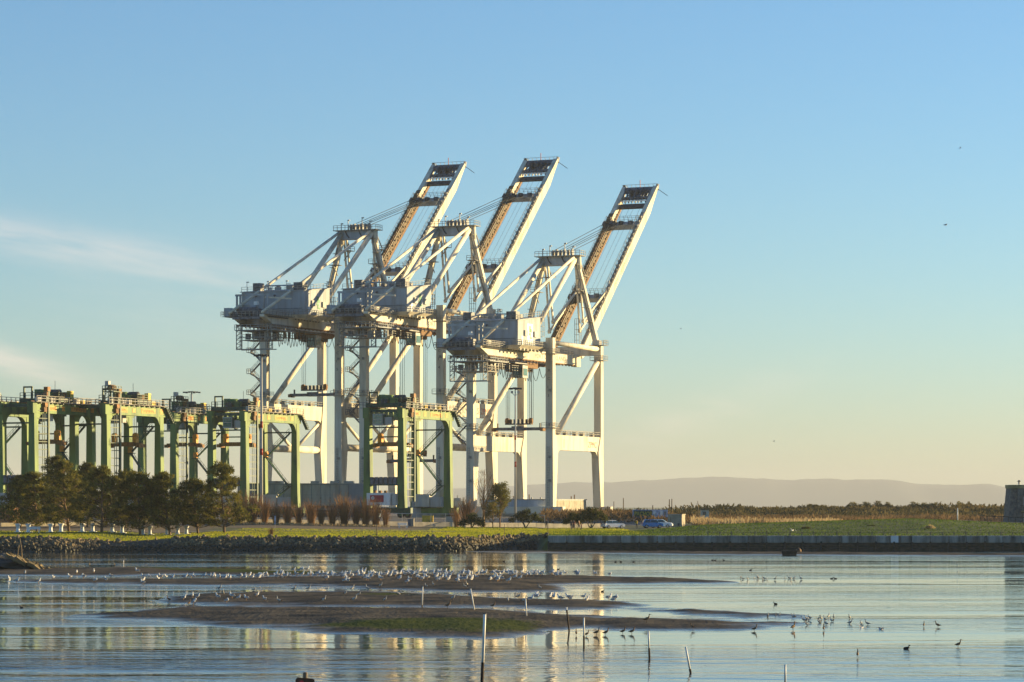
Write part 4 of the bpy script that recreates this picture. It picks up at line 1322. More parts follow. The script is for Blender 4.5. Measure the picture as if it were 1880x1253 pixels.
        MB().cbox(Q(*c), *s3).build('drive_unit', mt, tr)
    ar = MB().beam(Q(-.3, t0 - 2, bt + .95), Q(-.3, t0 - 2, bt + 3.2), .3, .3).beam(Q(1.5, t0 - 2, bt + .95), Q(1.5, t0 - 2, bt + 3.2), .3, .3).beam(Q(-.45, t0 - 2, bt + 3.2), Q(1.65, t0 - 2, bt + 3.2), .3, .3)
    ar.build('lifting_frame', 'rtg_dark', tr)
    MB().tube([Q(5.5, t0, bt + 1.2), Q(5.5, t0, bt + 4.4)], .05, 4).build('antenna', 'dark_steel', tr)
    cb = MB().box(cab_r, cab_r + 2.2, t0 - 4.6, t0 - 2.6, bb - 1.5 - CZ, bb + .9 - CZ).build('operator_cab', 'off_white', root)
    MB().box(cab_r + .15, cab_r + 2.05, t0 - 4.66, t0 - 4.6, bb - 1.2 - CZ, bb - .35 - CZ).build('cab_window', 'cab_glass', cb)
    MB().box(cab_r + .15, cab_r + 2.05, t0 - 4.66, t0 - 4.6, bb - .2 - CZ, bb + .75 - CZ).build('cab_window', 'cab_glass', cb)
    MB().box(cab_r + 2.2, cab_r + 2.26, t0 - 4.4, t0 - 2.8, bb - 1.2 - CZ, bb + .7 - CZ).build('cab_window', 'cab_glass', cb)
    MB().cbox(Q(cab_r + 3.2, t0 - 3.2, bb - .6), 1.6, 1.4, 1.6).build('cab_electrics', 'off_white', cb)
    sz = spreader_z
    sp = MB().box(-.2, B_ + .2, t0 - .5, t0 + .5, sz - .35 - CZ, sz + .35 - CZ).box(1.2, B_ - 1.2, t0 - .9, t0 + .9, sz - .2 - CZ, sz + .5 - CZ).build('spreader', 'orange_brown', root)
    for s in (0, B_):
        MB().box(s - .4, s + .4, t0 - 1.2, t0 + 1.2, sz - .6 - CZ, sz + .1 - CZ).build('spreader_end', 'orange_brown', sp)
        MB().lathe([(.15, -.7), (.6, -.5), (.7, 0), (.6, .5), (.15, .7)], 9, Q(1.2 + (s > 0) * (B_ - 2.4), t0, sz + 1.7)).cbox(Q(1.2 + (s > 0) * (B_ - 2.4), t0, sz + .8), .9, 1.0, 1.0).build('sheave', 'orange', sp)
    MB().box(.6, B_ - .6, t0 - .35, t0 + .35, sz + 1.5 - CZ, sz + 1.75 - CZ).build('head_block', 'rtg_dark', sp)
    for a in (1.0, 1.5, B_ - 1.5, B_ - 1.0):
        MB().tube([Q(a, t0, bt + .3), Q(a, t0, sz + 1.8)], .05, 4).build('hoist_rope', 'rope', root)
    # engine deck and power house on the end frames
    dk = MB().box(.6, B_ - .6, -.7, .9, 10.3 - CZ, 10.55 - CZ)
    dk.build('engine_deck', 'rtg_dark', root)
    for k in range(6):
        MB().cbox(Q(1.1 + 1.05 * k, 0, 11.3), .75, 1.2, 1.5).build('resistor_box', 'mid_steel', root)
    if house == 'banner':
        ph = MB().box(.8, B_ - 1.7, -2.4, -.3, 6.2 - CZ, 8.75 - CZ).build('power_house', 'white_paint', root)
        bn_ = MB().box(1.6, 4.7, -2.44, -2.4, 6.85 - CZ, 8.3 - CZ).build('banner', 'banner_red', ph)
        MB().tube([Q(2.25, -2.445, 7.7), Q(2.25, -2.46, 7.7)], .36, 16).build('emblem_disc', 'white_paint', bn_)
        MB().prism([Q(2.02, -2.462, 7.62), Q(2.25, -2.462, 7.88), Q(2.46, -2.462, 7.84), Q(2.32, -2.462, 7.68), Q(2.40, -2.462, 7.48), Q(2.22, -2.462, 7.58)], (0, -.01, 0)).build('emblem_bird', 'letter_dark', bn_)
        MB().cbox(Q(B_ - 1.0, -1.2, 7.4), .7, 1.4, 2.4).build('battery_box', 'off_white', root)
        for k in range(3):
            MB().cbox(Q(2.2 + 1.2 * k, -1.2, 9.0), .5, .6, .5).build('exhaust', 'rust', ph)
    else:
        MB().box(.9, B_ - 1.2, -2.0, -.3, 6.2 - CZ, 8.6 - CZ).build('power_house', 'off_white', root)
    e = MB().box(.8, 4.2, S - 1.9, S - .4, 5.9 - CZ, 8.6 - CZ).build('electric_house', 'off_white', root)
    MB().box(4.4, B_ - .8, S - 1.9, S - .5, 5.9 - CZ, 8.0 - CZ).build('electric_house', 'crane_grey', root)
    MB().box(1.6, 2.4, S - 1.94, S - 1.9, 6.1 - CZ, 8.1 - CZ).build('door', 'crane_grey', e)
    return root
yard_crane(676, 620, 'green yard gantry standing alone at right, white box with red banner at its base', 3.4, 1.6, 18.8, False, 26.4, 23.0, 7.75, 'banner')
yard_crane(389, 643, 'green yard gantry at the right end of the left row, before the leftmost crane', 4.0, 3.0, 19.3, False, 26.4, 23.6, 7.95)
yard_crane(261, 655, 'green yard gantry behind the rightmost pine, small white box on its tower', 11.5, 2.2, 19.6, True, 26.5, 22.8, 8.05)
yard_crane(136, 592, 'green yard gantry with the tallest tower, third from the left edge', 13.5, 1.4, 18.4, True, 26.3, 20.9, 7.25)
yard_crane(3, 580, 'green yard gantry second from the left edge behind the pines', 10.5, 2.6, 18.6, False, 26.2, 21.2, 7.2)
yard_crane(-124, 590, 'green yard gantry cut off by the left edge', 9.0, 3.0, 18.6, False, 26.2)

# ------------------------------------------------------------------ buildings, containers, fences and lamps in the yard
def container(name, loc, rz, size, mat, label, group=None):
    t = thing(name, loc, label, 'container', rz, group)
    L_, W_, H_ = size
    MB().box(0, L_, 0, W_, 0.12, H_).build('body', mat, t)
    n = int(L_ / .55)
    rb = MB()
    for k in range(n):
        rb.box(.25 + k * .55, .5 + k * .55, -.05, 0, .3, H_ - .2)
    rb.build('corrugation', mat, t)
    for x in (.06, L_ - .06):
        for z in (.1, H_ - .06):
            MB().cbox((x, .06, z), .2, .2, .2).build('corner_casting', 'dark_steel', t)
    for y in (W_ * .25, W_ * .5, W_ * .75):
        MB().beam((L_ + .04, y, .2), (L_ + .04, y, H_ - .1), .06, .06).build('lock_rod', 'rail_steel', t)
    return t
for k, (px, py, y, mat, lab) in enumerate(((8, 882, 640, 'container_red', 'dark red container on top of the stack at the left edge'), (8, 906, 640, 'container_rust', 'rust orange container in the middle of the stack at the left edge'), (10, 929, 640, 'off_white', 'off white container at the bottom of the stack at the left edge'))):
    p = P(px, py, y)
    container('shipping_container', (p.x, p.y, CZ + 2.65 * (2 - k)), -TH, (6.06, 2.44, 2.6), mat, lab, 'containers stacked behind the pines')
p = P(6, 962, 560)
container('storage_container', (p.x - 2, p.y, land_z(p.x, p.y)), -TH, (4.5, 2.4, 2.9), 'container_rust', 'small rust orange container standing low behind the leftmost pine')
p = P(418, 940, 705)
container('trailer_box', (p.x, p.y, CZ + .2), -TH, (5.0, 2.4, 4.4), 'off_white', 'white box trailer seen through the right end of the pine row')

# grey panelled terminal building
tb = thing('terminal_building', (XY(436, 672), 672, CZ), 'long low grey panelled building behind the yard fence', 'building')
x1 = XY(692, 672) - XY(436, 672)
hB = CAM_Z + (Y_H - 889.5) / F_PX * 672 - CZ
xs_ = XY(640, 672) - XY(436, 672)
MB().box(0, x1, 0, 18, 0, hB).build('wall', 'panel_blue', tb)
n = 12
for i in range(n):
    a, b = xs_ * i / n + .09, xs_ * (i + 1) / n - .09
    for j, (z0, z1) in enumerate(((.1, hB * .34), (hB * .34 + .05, hB * .67), (hB * .67 + .05, hB - .15))):
        if i in (8, 9, 10) and j < 1:
            continue
        MB().box(a, b, -.07, 0, z0, z1).build('panel', 'panel_grey', tb)
MB().box(xs_ + .1, x1, -.5, 0, 0, hB + .05).build('end_panel', 'panel_blue', tb)  # shadow on this end of the wall painted as darker blue-grey
lv = MB().box(xs_ * 8 / n, xs_ * 11 / n, -.03, 0, .1, hB * .6).build('loading_bay', 'dark_steel', tb)
for k in range(4):
    MB().box(xs_ * 8 / n, xs_ * 11 / n, -.12, -.04, .9 + 1.0 * k, 1.05 + 1.0 * k).build('louvre', 'panel_grey', lv)
rf = MB().box(-.3, x1 + .2, -.3, 18.2, hB, hB + .22).build('roof', 'panel_grey', tb)
for a, w in ((.2, .08), (.27, .05), (.52, .06), (.66, .06), (.76, .07), (.9, .06)):
    MB().box(x1 * a, x1 * (a + w), 2, 5, hB + .22, hB + .75).build('roof_vent', 'panel_grey', rf)
for a in (.08, .17):
    MB().box(x1 * a, x1 * a + 5.5, -3.0, -.6, .2, 5.0 - 8 * (a - .08)).build('site_cabin', 'off_white', tb)

# low shed under the right-hand crane
def cw_(r, t, base):
    q = CR0 + RD * (base + r) + TD * t
    return q
sh_o = cw_(1.6, 2.2, 54.75)
sh = thing('quay_shed', (sh_o.x, sh_o.y, CZ), 'low flat roofed shed under the right-hand white crane', 'shed', -TH)
hS = 3.9
MB().box(0, 16.4, 0, 25.5, 0, hS).build('wall', 'shed_shaded', sh)
for k in range(8):
    MB().box(.05 + 2.05 * k, 2.05 * k + 2.0, -.06, 0, .1, hS - .1).build('wall_panel', 'shed_shaded', sh)  # left side: its shade is painted in as blue
for k in range(7):
    MB().box(16.4, 16.46, .05 + 3.64 * k, 3.6 + 3.64 * k, .1, hS - .1).build('wall_panel', 'beige_wall', sh)  # right side: beige stands in for the sunlight on it
MB().box(-.2, 16.6, -.2, 25.7, hS, hS + .2).build('roof', 'panel_grey', sh)
MB().box(16.47, 16.5, 2.0, 4.6, 1.9, 2.7).build('window', 'glass', sh)
MB().box(16.47, 16.5, 2.4, 6.0, .1, 1.3).build('door', 'wood', sh)
for k, (a, b) in enumerate(((11, 3), (15, 8), (16, 17), (15.6, 20), (3, 2), (7, 3))):
    MB().tube([(a, b, hS + .2), (a, b, hS + 1.3 - .2 * (k % 3))], .13, 6).build('flue', 'rust', sh)
for k in range(7):
    MB().tube([(1 + 2.3 * k, 1, hS + .25), (1 + 2.3 * k, 1, hS + .6)], .2, 6).build('roof_lamp', 'off_white', sh)

# small plant between the gantry and the cranes
eq = thing('transformer_plant', P(845, 948, 650), 'cluster of pale cabinets and pipes right of the lone green gantry', 'cabinets')
eq.location.z = CZ
for k in range(9):
    MB().cbox((rnd.uniform(-4, 4), rnd.uniform(-2, 2), 1.2 + .3 * (k % 4)), rnd.uniform(1, 2.2), 1.4, 2.4 + .6 * (k % 4)).build('cabinet', ('off_white', 'crane_grey', 'rust')[k % 3], eq)
for k in range(4):
    MB().tube([(-2 + 1.4 * k, 0, 3), (-2 + 1.4 * k, 0, 5.2 - .4 * k)], .14, 6).build('pipe', 'off_white', eq)
cab2 = thing('switch_cabin', P(790, 938, 640), 'pale grey cabin with a sloped duct inside the lone green gantry', 'cabin')
cab2.location.z = CZ
MB().box(-4, 4.5, 0, 3, 0, 4.0).build('wall', 'crane_grey', cab2)
MB().box(-4.2, 4.7, -.2, 3.2, 4.0, 4.2).build('roof', 'off_white', cab2)
MB().loft([[(0.2, .5, 4.2), (4, .5, 4.2), (4, 2.5, 4.2), (.2, 2.5, 4.2)], [(2.6, .8, 6.2), (3.8, .8, 6.2), (3.8, 2, 6.2), (2.6, 2, 6.2)]]).build('duct', 'crane_grey', cab2)
MB().box(-1.6, -.6, -.06, 0, 0, 2.3).build('door', 'off_white', cab2)

# low concrete wall and mesh fence along the yard
def wall_line(name, pts, h, th, mat, label, seg=3.0):
    o = thing(name, (pts[0][0], pts[0][1], land_z(*pts[0])), label, 'wall')
    for (xa, ya), (xb, yb) in zip(pts, pts[1:]):
        n = max(1, int(abs(xb - xa) / seg))
        for i in range(n):
            a = Vector((lerp(xa, xb, i / n), lerp(ya, yb, i / n), 0))
            b = Vector((lerp(xa, xb, (i + 1) / n), lerp(ya, yb, (i + 1) / n), 0))
            b = a.lerp(b, .985)
            za, zb_ = land_z(a.x, a.y), land_z(b.x, b.y)
            mb = MB()
            mb.loft([[(q.x, q.y, z - .3), (q.x, q.y + th, z - .3), (q.x, q.y + th, z + h), (q.x, q.y, z + h)] for q, z in ((a, za), (b, zb_))])
            p = mb.build('block', mat, o)
            p.location = -o.location
    return o
wall_line('barrier_wall', [(XY(380, 534), 534), (XY(850, 567), 567)], .85, .35, 'concrete', 'low pale concrete barrier behind the row of bare shrubs')
wall_line('roadside_wall', [(XY(852, 545), 545), (XY(1112, 568), 568)], .85, .35, 'concrete', 'low sunlit wall between the poplar and the white car')
wall_line('planting_wall', [(XY(2, 504), 504), (XY(330, 532), 532)], .6, .4, 'beige_wall', 'low beige wall glimpsed between the pine trunks')
def mesh_fence(name, pts, h, label, step=2.6, mat='off_white'):
    o = thing(name, (pts[0][0], pts[0][1], land_z(*pts[0])), label, 'fence')
    for (xa, ya), (xb, yb) in zip(pts, pts[1:]):
        n = max(1, int(round(abs(xb - xa) / step)))
        tops = []
        for i in range(n + 1):
            x, y = lerp(xa, xb, i / n), lerp(ya, yb, i / n)
            z = land_z(x, y)
            tops.append(Vector((x, y, z + h)))
            p = MB().tube([(x, y, z - .2), (x, y, z + h + .1)], .06, 6).build('post', mat, o)
            p.location = -o.location
        p = MB().tube(tops, .075, 6).build('top_rail', mat, o)
        p.location = -o.location
        ms = MB()
        for a, b in zip(tops, tops[1:]):
            for k in range(9):
                q = a.lerp(b, k / 9)
                ms.beam(q, q - Vector((0, 0, h - .1)), .018, .018)
            for k in range(6):
                ms.beam(a - Vector((0, 0, .3 + k * h / 6.5)), b - Vector((0, 0, .3 + k * h / 6.5)), .018, .018)
        p = ms.build('wire_mesh', 'mid_steel', o)
        p.location = -o.location
    return o
mesh_fence('chain_link_fence', [(XY(430, 560), 560), (XY(700, 564), 564)], 2.75, 'tall wire fence with a pale top rail behind the bare shrubs')
mesh_fence('yard_fence', [(XY(712, 566), 566), (XY(1000, 570), 570)], 2.35, 'wire fence in front of the lone green gantry and yellow box')
# storage boxes behind the fence
def crate(name, px, py, y, w, h, mat, label, cat, num=None):
    p = P(px, py, y)
    z = land_z(p.x, p.y)
    o = thing(name, (p.x, p.y, z), label, cat)
    MB().box(-w / 2, w / 2, 0, 2.0, .05, h).build('body', mat, o)
    MB().box(-w / 2 - .05, w / 2 + .05, -.05, 2.05, h, h + .1).build('lid', mat, o)
    for k in (-1, 0, 1):
        MB().box(k * w * .32 - .06, k * w * .32 + .06, -.05, 0, .1, h - .1).build('rib', mat, o)
    if num:
        lettering(num, .9, 'rust', o, (w * .05, -.06, h * .25), (1, 0, 0), (0, 0, 1), .01)
    return o
crate('skip_box', 785, 958, 574, 2.1, 1.9, 'yellow', 'yellow metal box marked 3 behind the yard fence', 'box', '3')
crate('tool_box', 828, 960, 572, 1.9, 1.8, 'off_white', 'pale grey box right of the yellow box behind the fence', 'box')
o = crate('gate_box', 752, 968, 553, .7, 1.3, 'panel_blue', 'narrow blue grey cabinet at the gap in the low barrier', 'cabinet')
o = crate('meter_box', 757, 962, 552.5, .55, 1.4, 'concrete', 'pale concrete post cabinet beside the blue grey one', 'cabinet')

# lamp masts
def lamp_mast(name, px, top, y, label, head, r=.26, bands=()):
    x = XY(px, y)
    z = land_z(x, y)
    zt = CAM_Z + (Y_H - top) / F_PX * y
    o = thing(name, (x, y, z), label, 'lamp mast')
    H_ = zt - z
    MB().tube([(0, 0, 0), (0, 0, H_ * .5), (0, 0, H_)], [r, r * .8, r * .55], 10).build('mast', 'off_white', o, True)
    for b0, b1 in bands:
        za, zb_ = (CAM_Z + (Y_H - q) / F_PX * y - z for q in (b1, b0))
        rr = r * .9
        MB().tube([(0, 0, za), (0, 0, zb_)], rr, 10).build('red_band', 'red_paint', o, True)
    MB().tube([(0, 0, H_ - .1), (0, 0, H_ + .15)], head * .22, 12).build('lamp_ring', 'dark_steel', o)
    for k in range(6):
        a = k * math.pi / 3 + .3
        MB().beam((0, 0, H_), (math.cos(a) * head * .42, math.sin(a) * head * .42, H_), .12, .12).cbox((math.cos(a) * head * .45, math.sin(a) * head * .45, H_ - .12), .6, .6, .35).build('flood_light', 'dark_steel', o)
    return o
m1 = lamp_mast('lamp_mast', 946, 713, 640, 'tall striped lamp mast standing left of the right-hand crane spreader', 2.6, .24, ((848, 858), (800, 808)))
for q in (-.7, .7):
    MB().beam((0, 0, 26), (q, 0, 26.6), .1, .1).cbox((q, 0, 26.8), .5, .4, .5).build('side_lamp', 'off_white', m1)
lamp_mast('lamp_mast', 480, 652, 560, 'tall lamp mast with red bands in front of the leftmost white crane', 2.6, .30, ((774, 786), (824, 836)))
lamp_mast('lamp_mast', 352, 720, 800, 'lamp mast with a wide flat head rising behind the green gantries', 4.6, .34)
def pole(name, px, top, base, y, r, mat, label, cat='pole', lean=0.0, group=None):
    x = XY(px, y)
    z = land_z(x, y)
    zt = CAM_Z + (Y_H - top) / F_PX * y
    o = MB().tube([(0, 0, -.3), (lean * .5, 0, (zt - z) * .5), (lean, 0, zt - z)], [r, r * .9, r * .75], 7).build(name, mat, None, True)
    o.location = (x, y, z)
    return tag(o, label, cat, group)
for px, top, y, r, lab in ((1127, 921, 700, .11, 'thin bare pole, leftmost of the poles right of the cranes'), (1132, 933, 690, .09, 'short bare pole just right of the leftmost thin pole'), (1144.5, 914.5, 700, .13, 'tallest bare pole between the cranes and the cars'), (1198.5, 928, 690, .16, 'short thick pole above the graffiti trailer'), (1229, 917, 690, .16, 'left one of two poles standing close together'), (1233.5, 916.5, 690, .15, 'right one of two poles standing close together'), (1284, 920, 720, .10, 'leaning thin pole beside the wooden lookout hut')):
    pole('utility_pole', px, top, 960, y, r, 'wood', lab, 'pole', -.4 if px == 1284 else 0)
pole('white_post', 1758, 933, 962, 474, .10, 'white_paint', 'white post standing on top of the grassy mound', 'post')
pole('thin_stake', 1795, 958, 974, 462, .03, 'off_white', 'thin pale stake on the grassy mound right of the white post', 'stake')
pole('thin_stake', 1661, 962, 972, 462, .03, 'off_white', 'thin pale stake on the grassy mound left of the white post', 'stake')
pole('wood_post', 692, 964, 985, 425, .09, 'wood', 'short wooden post on the lawn edge below the shrubs', 'post')
pole('wood_post', 1006, 960, 986, 440, .06, 'wood', 'thin wooden post at the right end of the lawn', 'post')
pole('thin_stake', 926, 962, 984, 440, .05, 'wood', 'thin stake on the lawn below the green leafed tree', 'stake')
for px, y in ((1284, 0),):
    hp = P(1294, 949, 700)
    hut = thing('lookout_hut', (hp.x, hp.y, land_z(hp.x, hp.y)), 'small weathered hut on legs in the reeds', 'hut')
    for a in (-.7, .7):
        for b in (0, 1.4):
            MB().beam((a, b, -.2), (a, b, 1.5), .14, .14).build('leg', 'wood', hut)
    MB().box(-.95, .95, -.2, 1.6, 1.5, 3.3).build('cabin', 'off_white', hut)
    MB().box(-.5, .3, -.24, -.2, 2.1, 2.9).build('window', 'glass', hut)
    MB().prism([(-1.15, -.4, 3.3), (1.15, -.4, 3.3), (0, -.4, 3.75)], (0, 2.2, 0)).build('roof', 'wood', hut)
    MB().tube([(.1, .6, 3.6), (.1, .6, 4.3)], .15, 6).build('chimney', 'wood', hut)

# graffiti trailer, sunlit plaster hut
gt = thing('graffiti_trailer', (0, 0, 0), 'long trailer covered with yellow and pale blue graffiti behind the cars', 'trailer')
g0 = P(1162, 966, 590)
gt.location = (g0.x, g0.y, land_z(g0.x, g0.y))
Lg = XY(1226, 590) - g0.x
MB().box(0, Lg, 0, 2.4, .75, 2.25).build('body', 'graffiti_blue', gt)
d = MB().box(.15, Lg * .55, -.05, 0, .85, 2.1).build('dark_panel', 'graffiti_dark', gt)
lettering('PACHOP', 1.15, 'graffiti_yellow', d, (.35, -.06, 1.05), (1, 0, 0), (0, 0, 1), .02, Lg * .5)
for k in range(4):
    MB().box(Lg * (.58 + .1 * k), Lg * (.655 + .1 * k), -.05, 0, 1.0 + .15 * (k % 2), 1.9 + .1 * (k % 3)).build('graffiti_patch', ('white_paint', 'graffiti_blue', 'white_paint', 'letter_grey')[k], gt)
for k in (1.0, Lg - 1.2, Lg - 2.1):
    MB().tube([(k, .1, .4), (k, .4, .4)], .42, 12).build('wheel', 'tyre', gt)
MB().box(0, Lg, .2, 2.2, .6, .75).build('chassis', 'dark_steel', gt)
hp = P(1239, 968, 575)
ph = thing('plaster_hut', (hp.x, hp.y, land_z(hp.x, hp.y)), 'square sunlit yellowish hut at the right end of the graffiti trailer', 'hut', -.35)
MB().box(-1.4, 1.4, 0, 2.2, 0, 2.35).build('wall', 'beige_wall', ph)
MB().box(-1.5, 1.5, -.1, 2.3, 2.35, 2.5).build('roof', 'concrete', ph)
MB().box(.55, .95, -.04, 0, .15, .75).build('vent', 'dark_steel', ph)
MB().box(-.9, -.78, -.04, 0, .8, 1.9).build('pipe', 'wood', ph)

# stone tower house at the right edge
tw = thing('stone_tower', (XY(1895, 500), 500, land_z(XY(1895, 500), 500)), 'two storey tower of dark stone with sloping walls at the right edge', 'building')
zT = CAM_Z + (Y_H - 897) / F_PX * 500 - tw.location.z
xl, xt = XY(1851, 500) - tw.location.x, XY(1857, 500) - tw.location.x
MB().loft([[(xl, 0, -.5), (5, 0, -.5), (5, 6, -.5), (xl, 6, -.5)], [(xt, .5, zT), (4.6, .5, zT), (4.6, 5.5, zT), (xt, 5.5, zT)]]).build('wall', 'tower_stone', tw)
MB().loft([[(xl + 1.45, -.35, -.5), (5.1, -.35, -.5), (5.1, 0, -.5), (xl + 1.45, 0, -.5)], [(xt + 1.05, .2, zT), (4.8, .2, zT), (4.8, .6, zT), (xt + 1.05, .6, zT)]]).build('buttress', 'tower_stone', tw)
pr = MB().box(xt - .12, 4.8, .1, 5.7, zT, zT + .6).build('parapet', 'parapet', tw)
for zz in (.6, 3.3):
    w = MB().box(xt + 1.75, 4.4, -.3 + zz * .07, -.2 + zz * .07, zz, zz + 1.5).build('window', 'blind', tw)
    for q in range(4):
        MB().box(xt + 1.75 + q * 1.1, xt + 1.83 + q * 1.1, -.38 + zz * .07, -.3 + zz * .07, zz, zz + 1.5).build('mullion', 'dark_wood', w)
bl_ = MB().box(xt + 1.5, 4.7, -1.1, -.1, 2.35, 2.5).build('balcony', 'parapet', tw)
br_ = MB()
for k in range(9):
    br_.beam((xt + 1.55 + .38 * k, -1.05, 2.5), (xt + 1.55 + .38 * k, -1.05, 3.4), .05, .05)
br_.beam((xt + 1.5, -1.05, 3.4), (4.7, -1.05, 3.4), .07, .07)
br_.build('balustrade', 'dark_wood', bl_)
MB().tube([(xt + 1.6, 2, zT + .5), (xt + 1.6, 2, zT + .75)], .12, 8).lathe([(.14, .75), (.17, 1.15)], 8, (xt + 1.6, 2, zT)).build('lantern', 'off_white', tw)
MB().lathe([(.36, 1.15), (.06, 1.4)], 8, (xt + 1.6, 2, zT)).build('lantern_cap', 'dark_steel', tw)
mesh_fence('garden_fence', [(XY(1800, 488), 488), (XY(1890, 488), 488)], 1.1, 'dark low fence in front of the stone tower', 1.2, 'dark_wood')

# sea wall
sw = thing('sea_wall', (5, 412, 0), 'sea wall with a ribbed concrete band above dark timber boards', 'wall')
n = 38
for i in range(n):
    a, b = 2.5 * i, 2.5 * (i + 1) - .05
    mb = MB().box(a, b, -.15, 2.2, 1.0, 1.96)
    for k in range(9):
        if rnd.random() < .93:
            mb.box(a + .08 + .27 * k, a + .2 + .27 * k, -.25, -.15, 1.04, 1.9 - rnd.uniform(0, .1))
    mb.build('ribbed_panel', ('seawall_a', 'seawall_b')[i % 2] if 'seawall_a' in M else 'concrete', sw)
    for k in range(4):
        MB().box(a, b, -.1 + .02 * (k % 2), .2, -.3 + .33 * k, -.3 + .33 * (k + 1) - .04).build('board', 'dark_wood', sw)
    MB().box(a - .12, a + .12, -.38, -.1, -.6, 1.15 + rnd.uniform(-.1, .06)).build('post', 'dark_wood', sw)
MB().box(XY(1635, 412) - 5, XY(1649, 412) - 5, -.3, -.26, 1.02, 1.95).build('pale_panel', 'white_paint', sw)
# fence posts on top of the wall
pf = thing('post_fence', (XY(1300, 415), 415, 1.95), 'row of low wooden fence posts along the sea wall top', 'fence')
for k in range(30):
    x = XY(1300 + 21.5 * k, 415)
    h = rnd.uniform(.5, .75)
    q = MB().box(-.07, .07, -.07, .07, 0, h).build('post', 'bark_pale', pf)
    q.location = (x - pf.location.x, 0, land_z(x, 415) - 1.95 - .1)
rl = MB().beam((0, 0, .42), (XY(1924, 415) - pf.location.x, 0, .42), .03, .05).build('rail', 'wood', pf)

# ------------------------------------------------------------------ trees and shrubs
leafy('needles', (.23, .205, .045), (.058, .066, .022), .36, .8)
leafy('leaves_dark', (.10, .105, .03), (.03, .04, .014), .3, .9)
leafy('leaves_green', (.26, .24, .045), (.12, .12, .03), .45)
leafy('leaves_olive', (.17, .145, .04), (.075, .07, .024), .4)
leafy('reed_blade', (.50, .40, .22), (.30, .21, .11), .35)
leafy('scrub_leaf', (.14, .11, .045), (.04, .042, .02), .35, .07)
leafy('scrub_brown', (.22, .145, .075), (.07, .05, .03), .35, .12)
leafy('twigs', (.34, .20, .095), (.17, .10, .055), .25)
def rdir(r):
    while True:
        v = Vector((r.uniform(-1, 1), r.uniform(-1, 1), r.uniform(-1, 1)))
        if .05 < v.length < 1:
            return v.normalized()
def clump(mb, r, c, rad, n, ln, wd, flat=.75, upb=.25):
    for _ in range(n):
        d = rdir(r)
        p = c + Vector((d.x * rad, d.y * rad, d.z * rad * flat)) * r.uniform(.35, 1.0)
        a = (d + rdir(r) * .7 + Vector((0, 0, upb))).normalized()
        b = a.cross(rdir(r)).normalized()
        k = ln * r.uniform(.6, 1.3)
        w = wd * r.uniform(.7, 1.3)
        mb.add([p - b * w * .5, p + b * w * .5, p + a * k + b * w * .3, p + a * k - b * w * .3], [(0, 1, 2, 3)])
def limb(mb, pts, r0, r1, n=5):
    mb.tube(pts, [lerp(r0, r1, i / (len(pts) - 1)) for i in range(len(pts))], n)
def pine(px, base, top, y, half, lean, label, seed, thick=.2, low=.22):
    r = random.Random(seed)
    x = XY(px, y)
    z = land_z(x, y)
    H_ = (CAM_Z + (Y_H - top) / F_PX * y - z) * .94
    low *= .55
    hw = half * 1.36 / F_PX * y
    o = thing('pine_tree', (x, y, z), label, 'tree', 0, 'pines in a row on the shore')
    tk = MB()
    pts = [Vector((0, 0, -.3))]
    for k in range(1, 8):
        f = k / 7
        pts.append(Vector((lean * math.sin(f * 1.5) + r.uniform(-.12, .12), r.uniform(-.15, .15), H_ * .93 * f)))
    limb(tk, pts, thick, .04, 8)
    cr = MB()
    n = 135
    for k in range(n):
        f = low + (1 - low) * ((k + r.random()) / n) ** .9
        g = (f - low) / (1 - low)
        prof = (min(1, .55 + 2.2 * g) * (1 - g) ** .55 * 1.12) * r.uniform(.3, 1.12) + .05
        a = r.uniform(0, 6.283)
        i = min(6, int(f * 7))
        ax = pts[i].lerp(pts[i + 1], f * 7 - i)
        c = Vector((ax.x + math.cos(a) * hw * prof, ax.y + math.sin(a) * hw * prof * .9, H_ * f + r.uniform(-.2, .4)))
        if k % 2 == 0 and prof > .25:
            st = Vector((ax.x, ax.y, max(.8, H_ * f - .5 - hw * prof * .25)))
            limb(tk, [st, st.lerp(c, .55) + Vector((0, 0, -.12)), c], .06, .02, 4)
        clump(cr, r, c, r.uniform(.38, .85) * (1.15 - .4 * g), 58, .40, .10, .5, .45)
    for k in range(3):                                          # bare lower branches
        a = r.uniform(0, 6.283)
        st = Vector((pts[1].x, 0, H_ * (.12 + .05 * k)))
        limb(tk, [st, st + Vector((math.cos(a) * 1.0, math.sin(a) * .8, .45)), st + Vector((math.cos(a) * 1.7, math.sin(a) * 1.4, .6))], .05, .015, 4)
    tk.build('trunk', 'bark', o, True, fix=False)
    cr.build('crown', 'needles', o, fix=False)
    return o
for a in ((68, 978, 866, 462, 42, -.3, 'pine nearest the left edge, broad and low', 11, .2, .2), (127, 978, 842, 458, 44, -.9, 'pine second from the left, leaning left, behind a pair of bollards', 12, .22, .24),
          (187, 979, 856, 454, 46, .1, 'pine third from the left with a straight thick trunk', 13, .24, .22), (258, 979, 864, 454, 42, -.5, 'pine in the middle of the shore row', 14, .21, .24),
          (312, 979, 866, 454, 40, -1.1, 'pine fifth from the left, leaning left', 15, .22, .26), (364, 978, 878, 456, 38, -.7, 'low pine second from the right end of the row', 16, .19, .25),
          (412, 979, 846, 454, 42, -.55, 'tall open pine at the right end of the row', 17, .21, .2)):
    pine(*a)
for a in ((100, 970, 834, 500, 34, .3, 'dark pine set back behind the second and third trees', 21, .18, .25), (160, 970, 848, 498, 34, 0, 'dark pine set back behind the straight trunked one', 22, .18, .25), (230, 970, 862, 500, 36, .2, 'dark pine set back left of the middle tree', 23, .18, .25), (38, 972, 872, 496, 30, 0, 'dark pine set back close to the left edge', 24, .18, .2), (290, 970, 876, 500, 30, 0, 'low dark pine set back right of the middle tree', 25, .17, .25)):
    pine(*a)

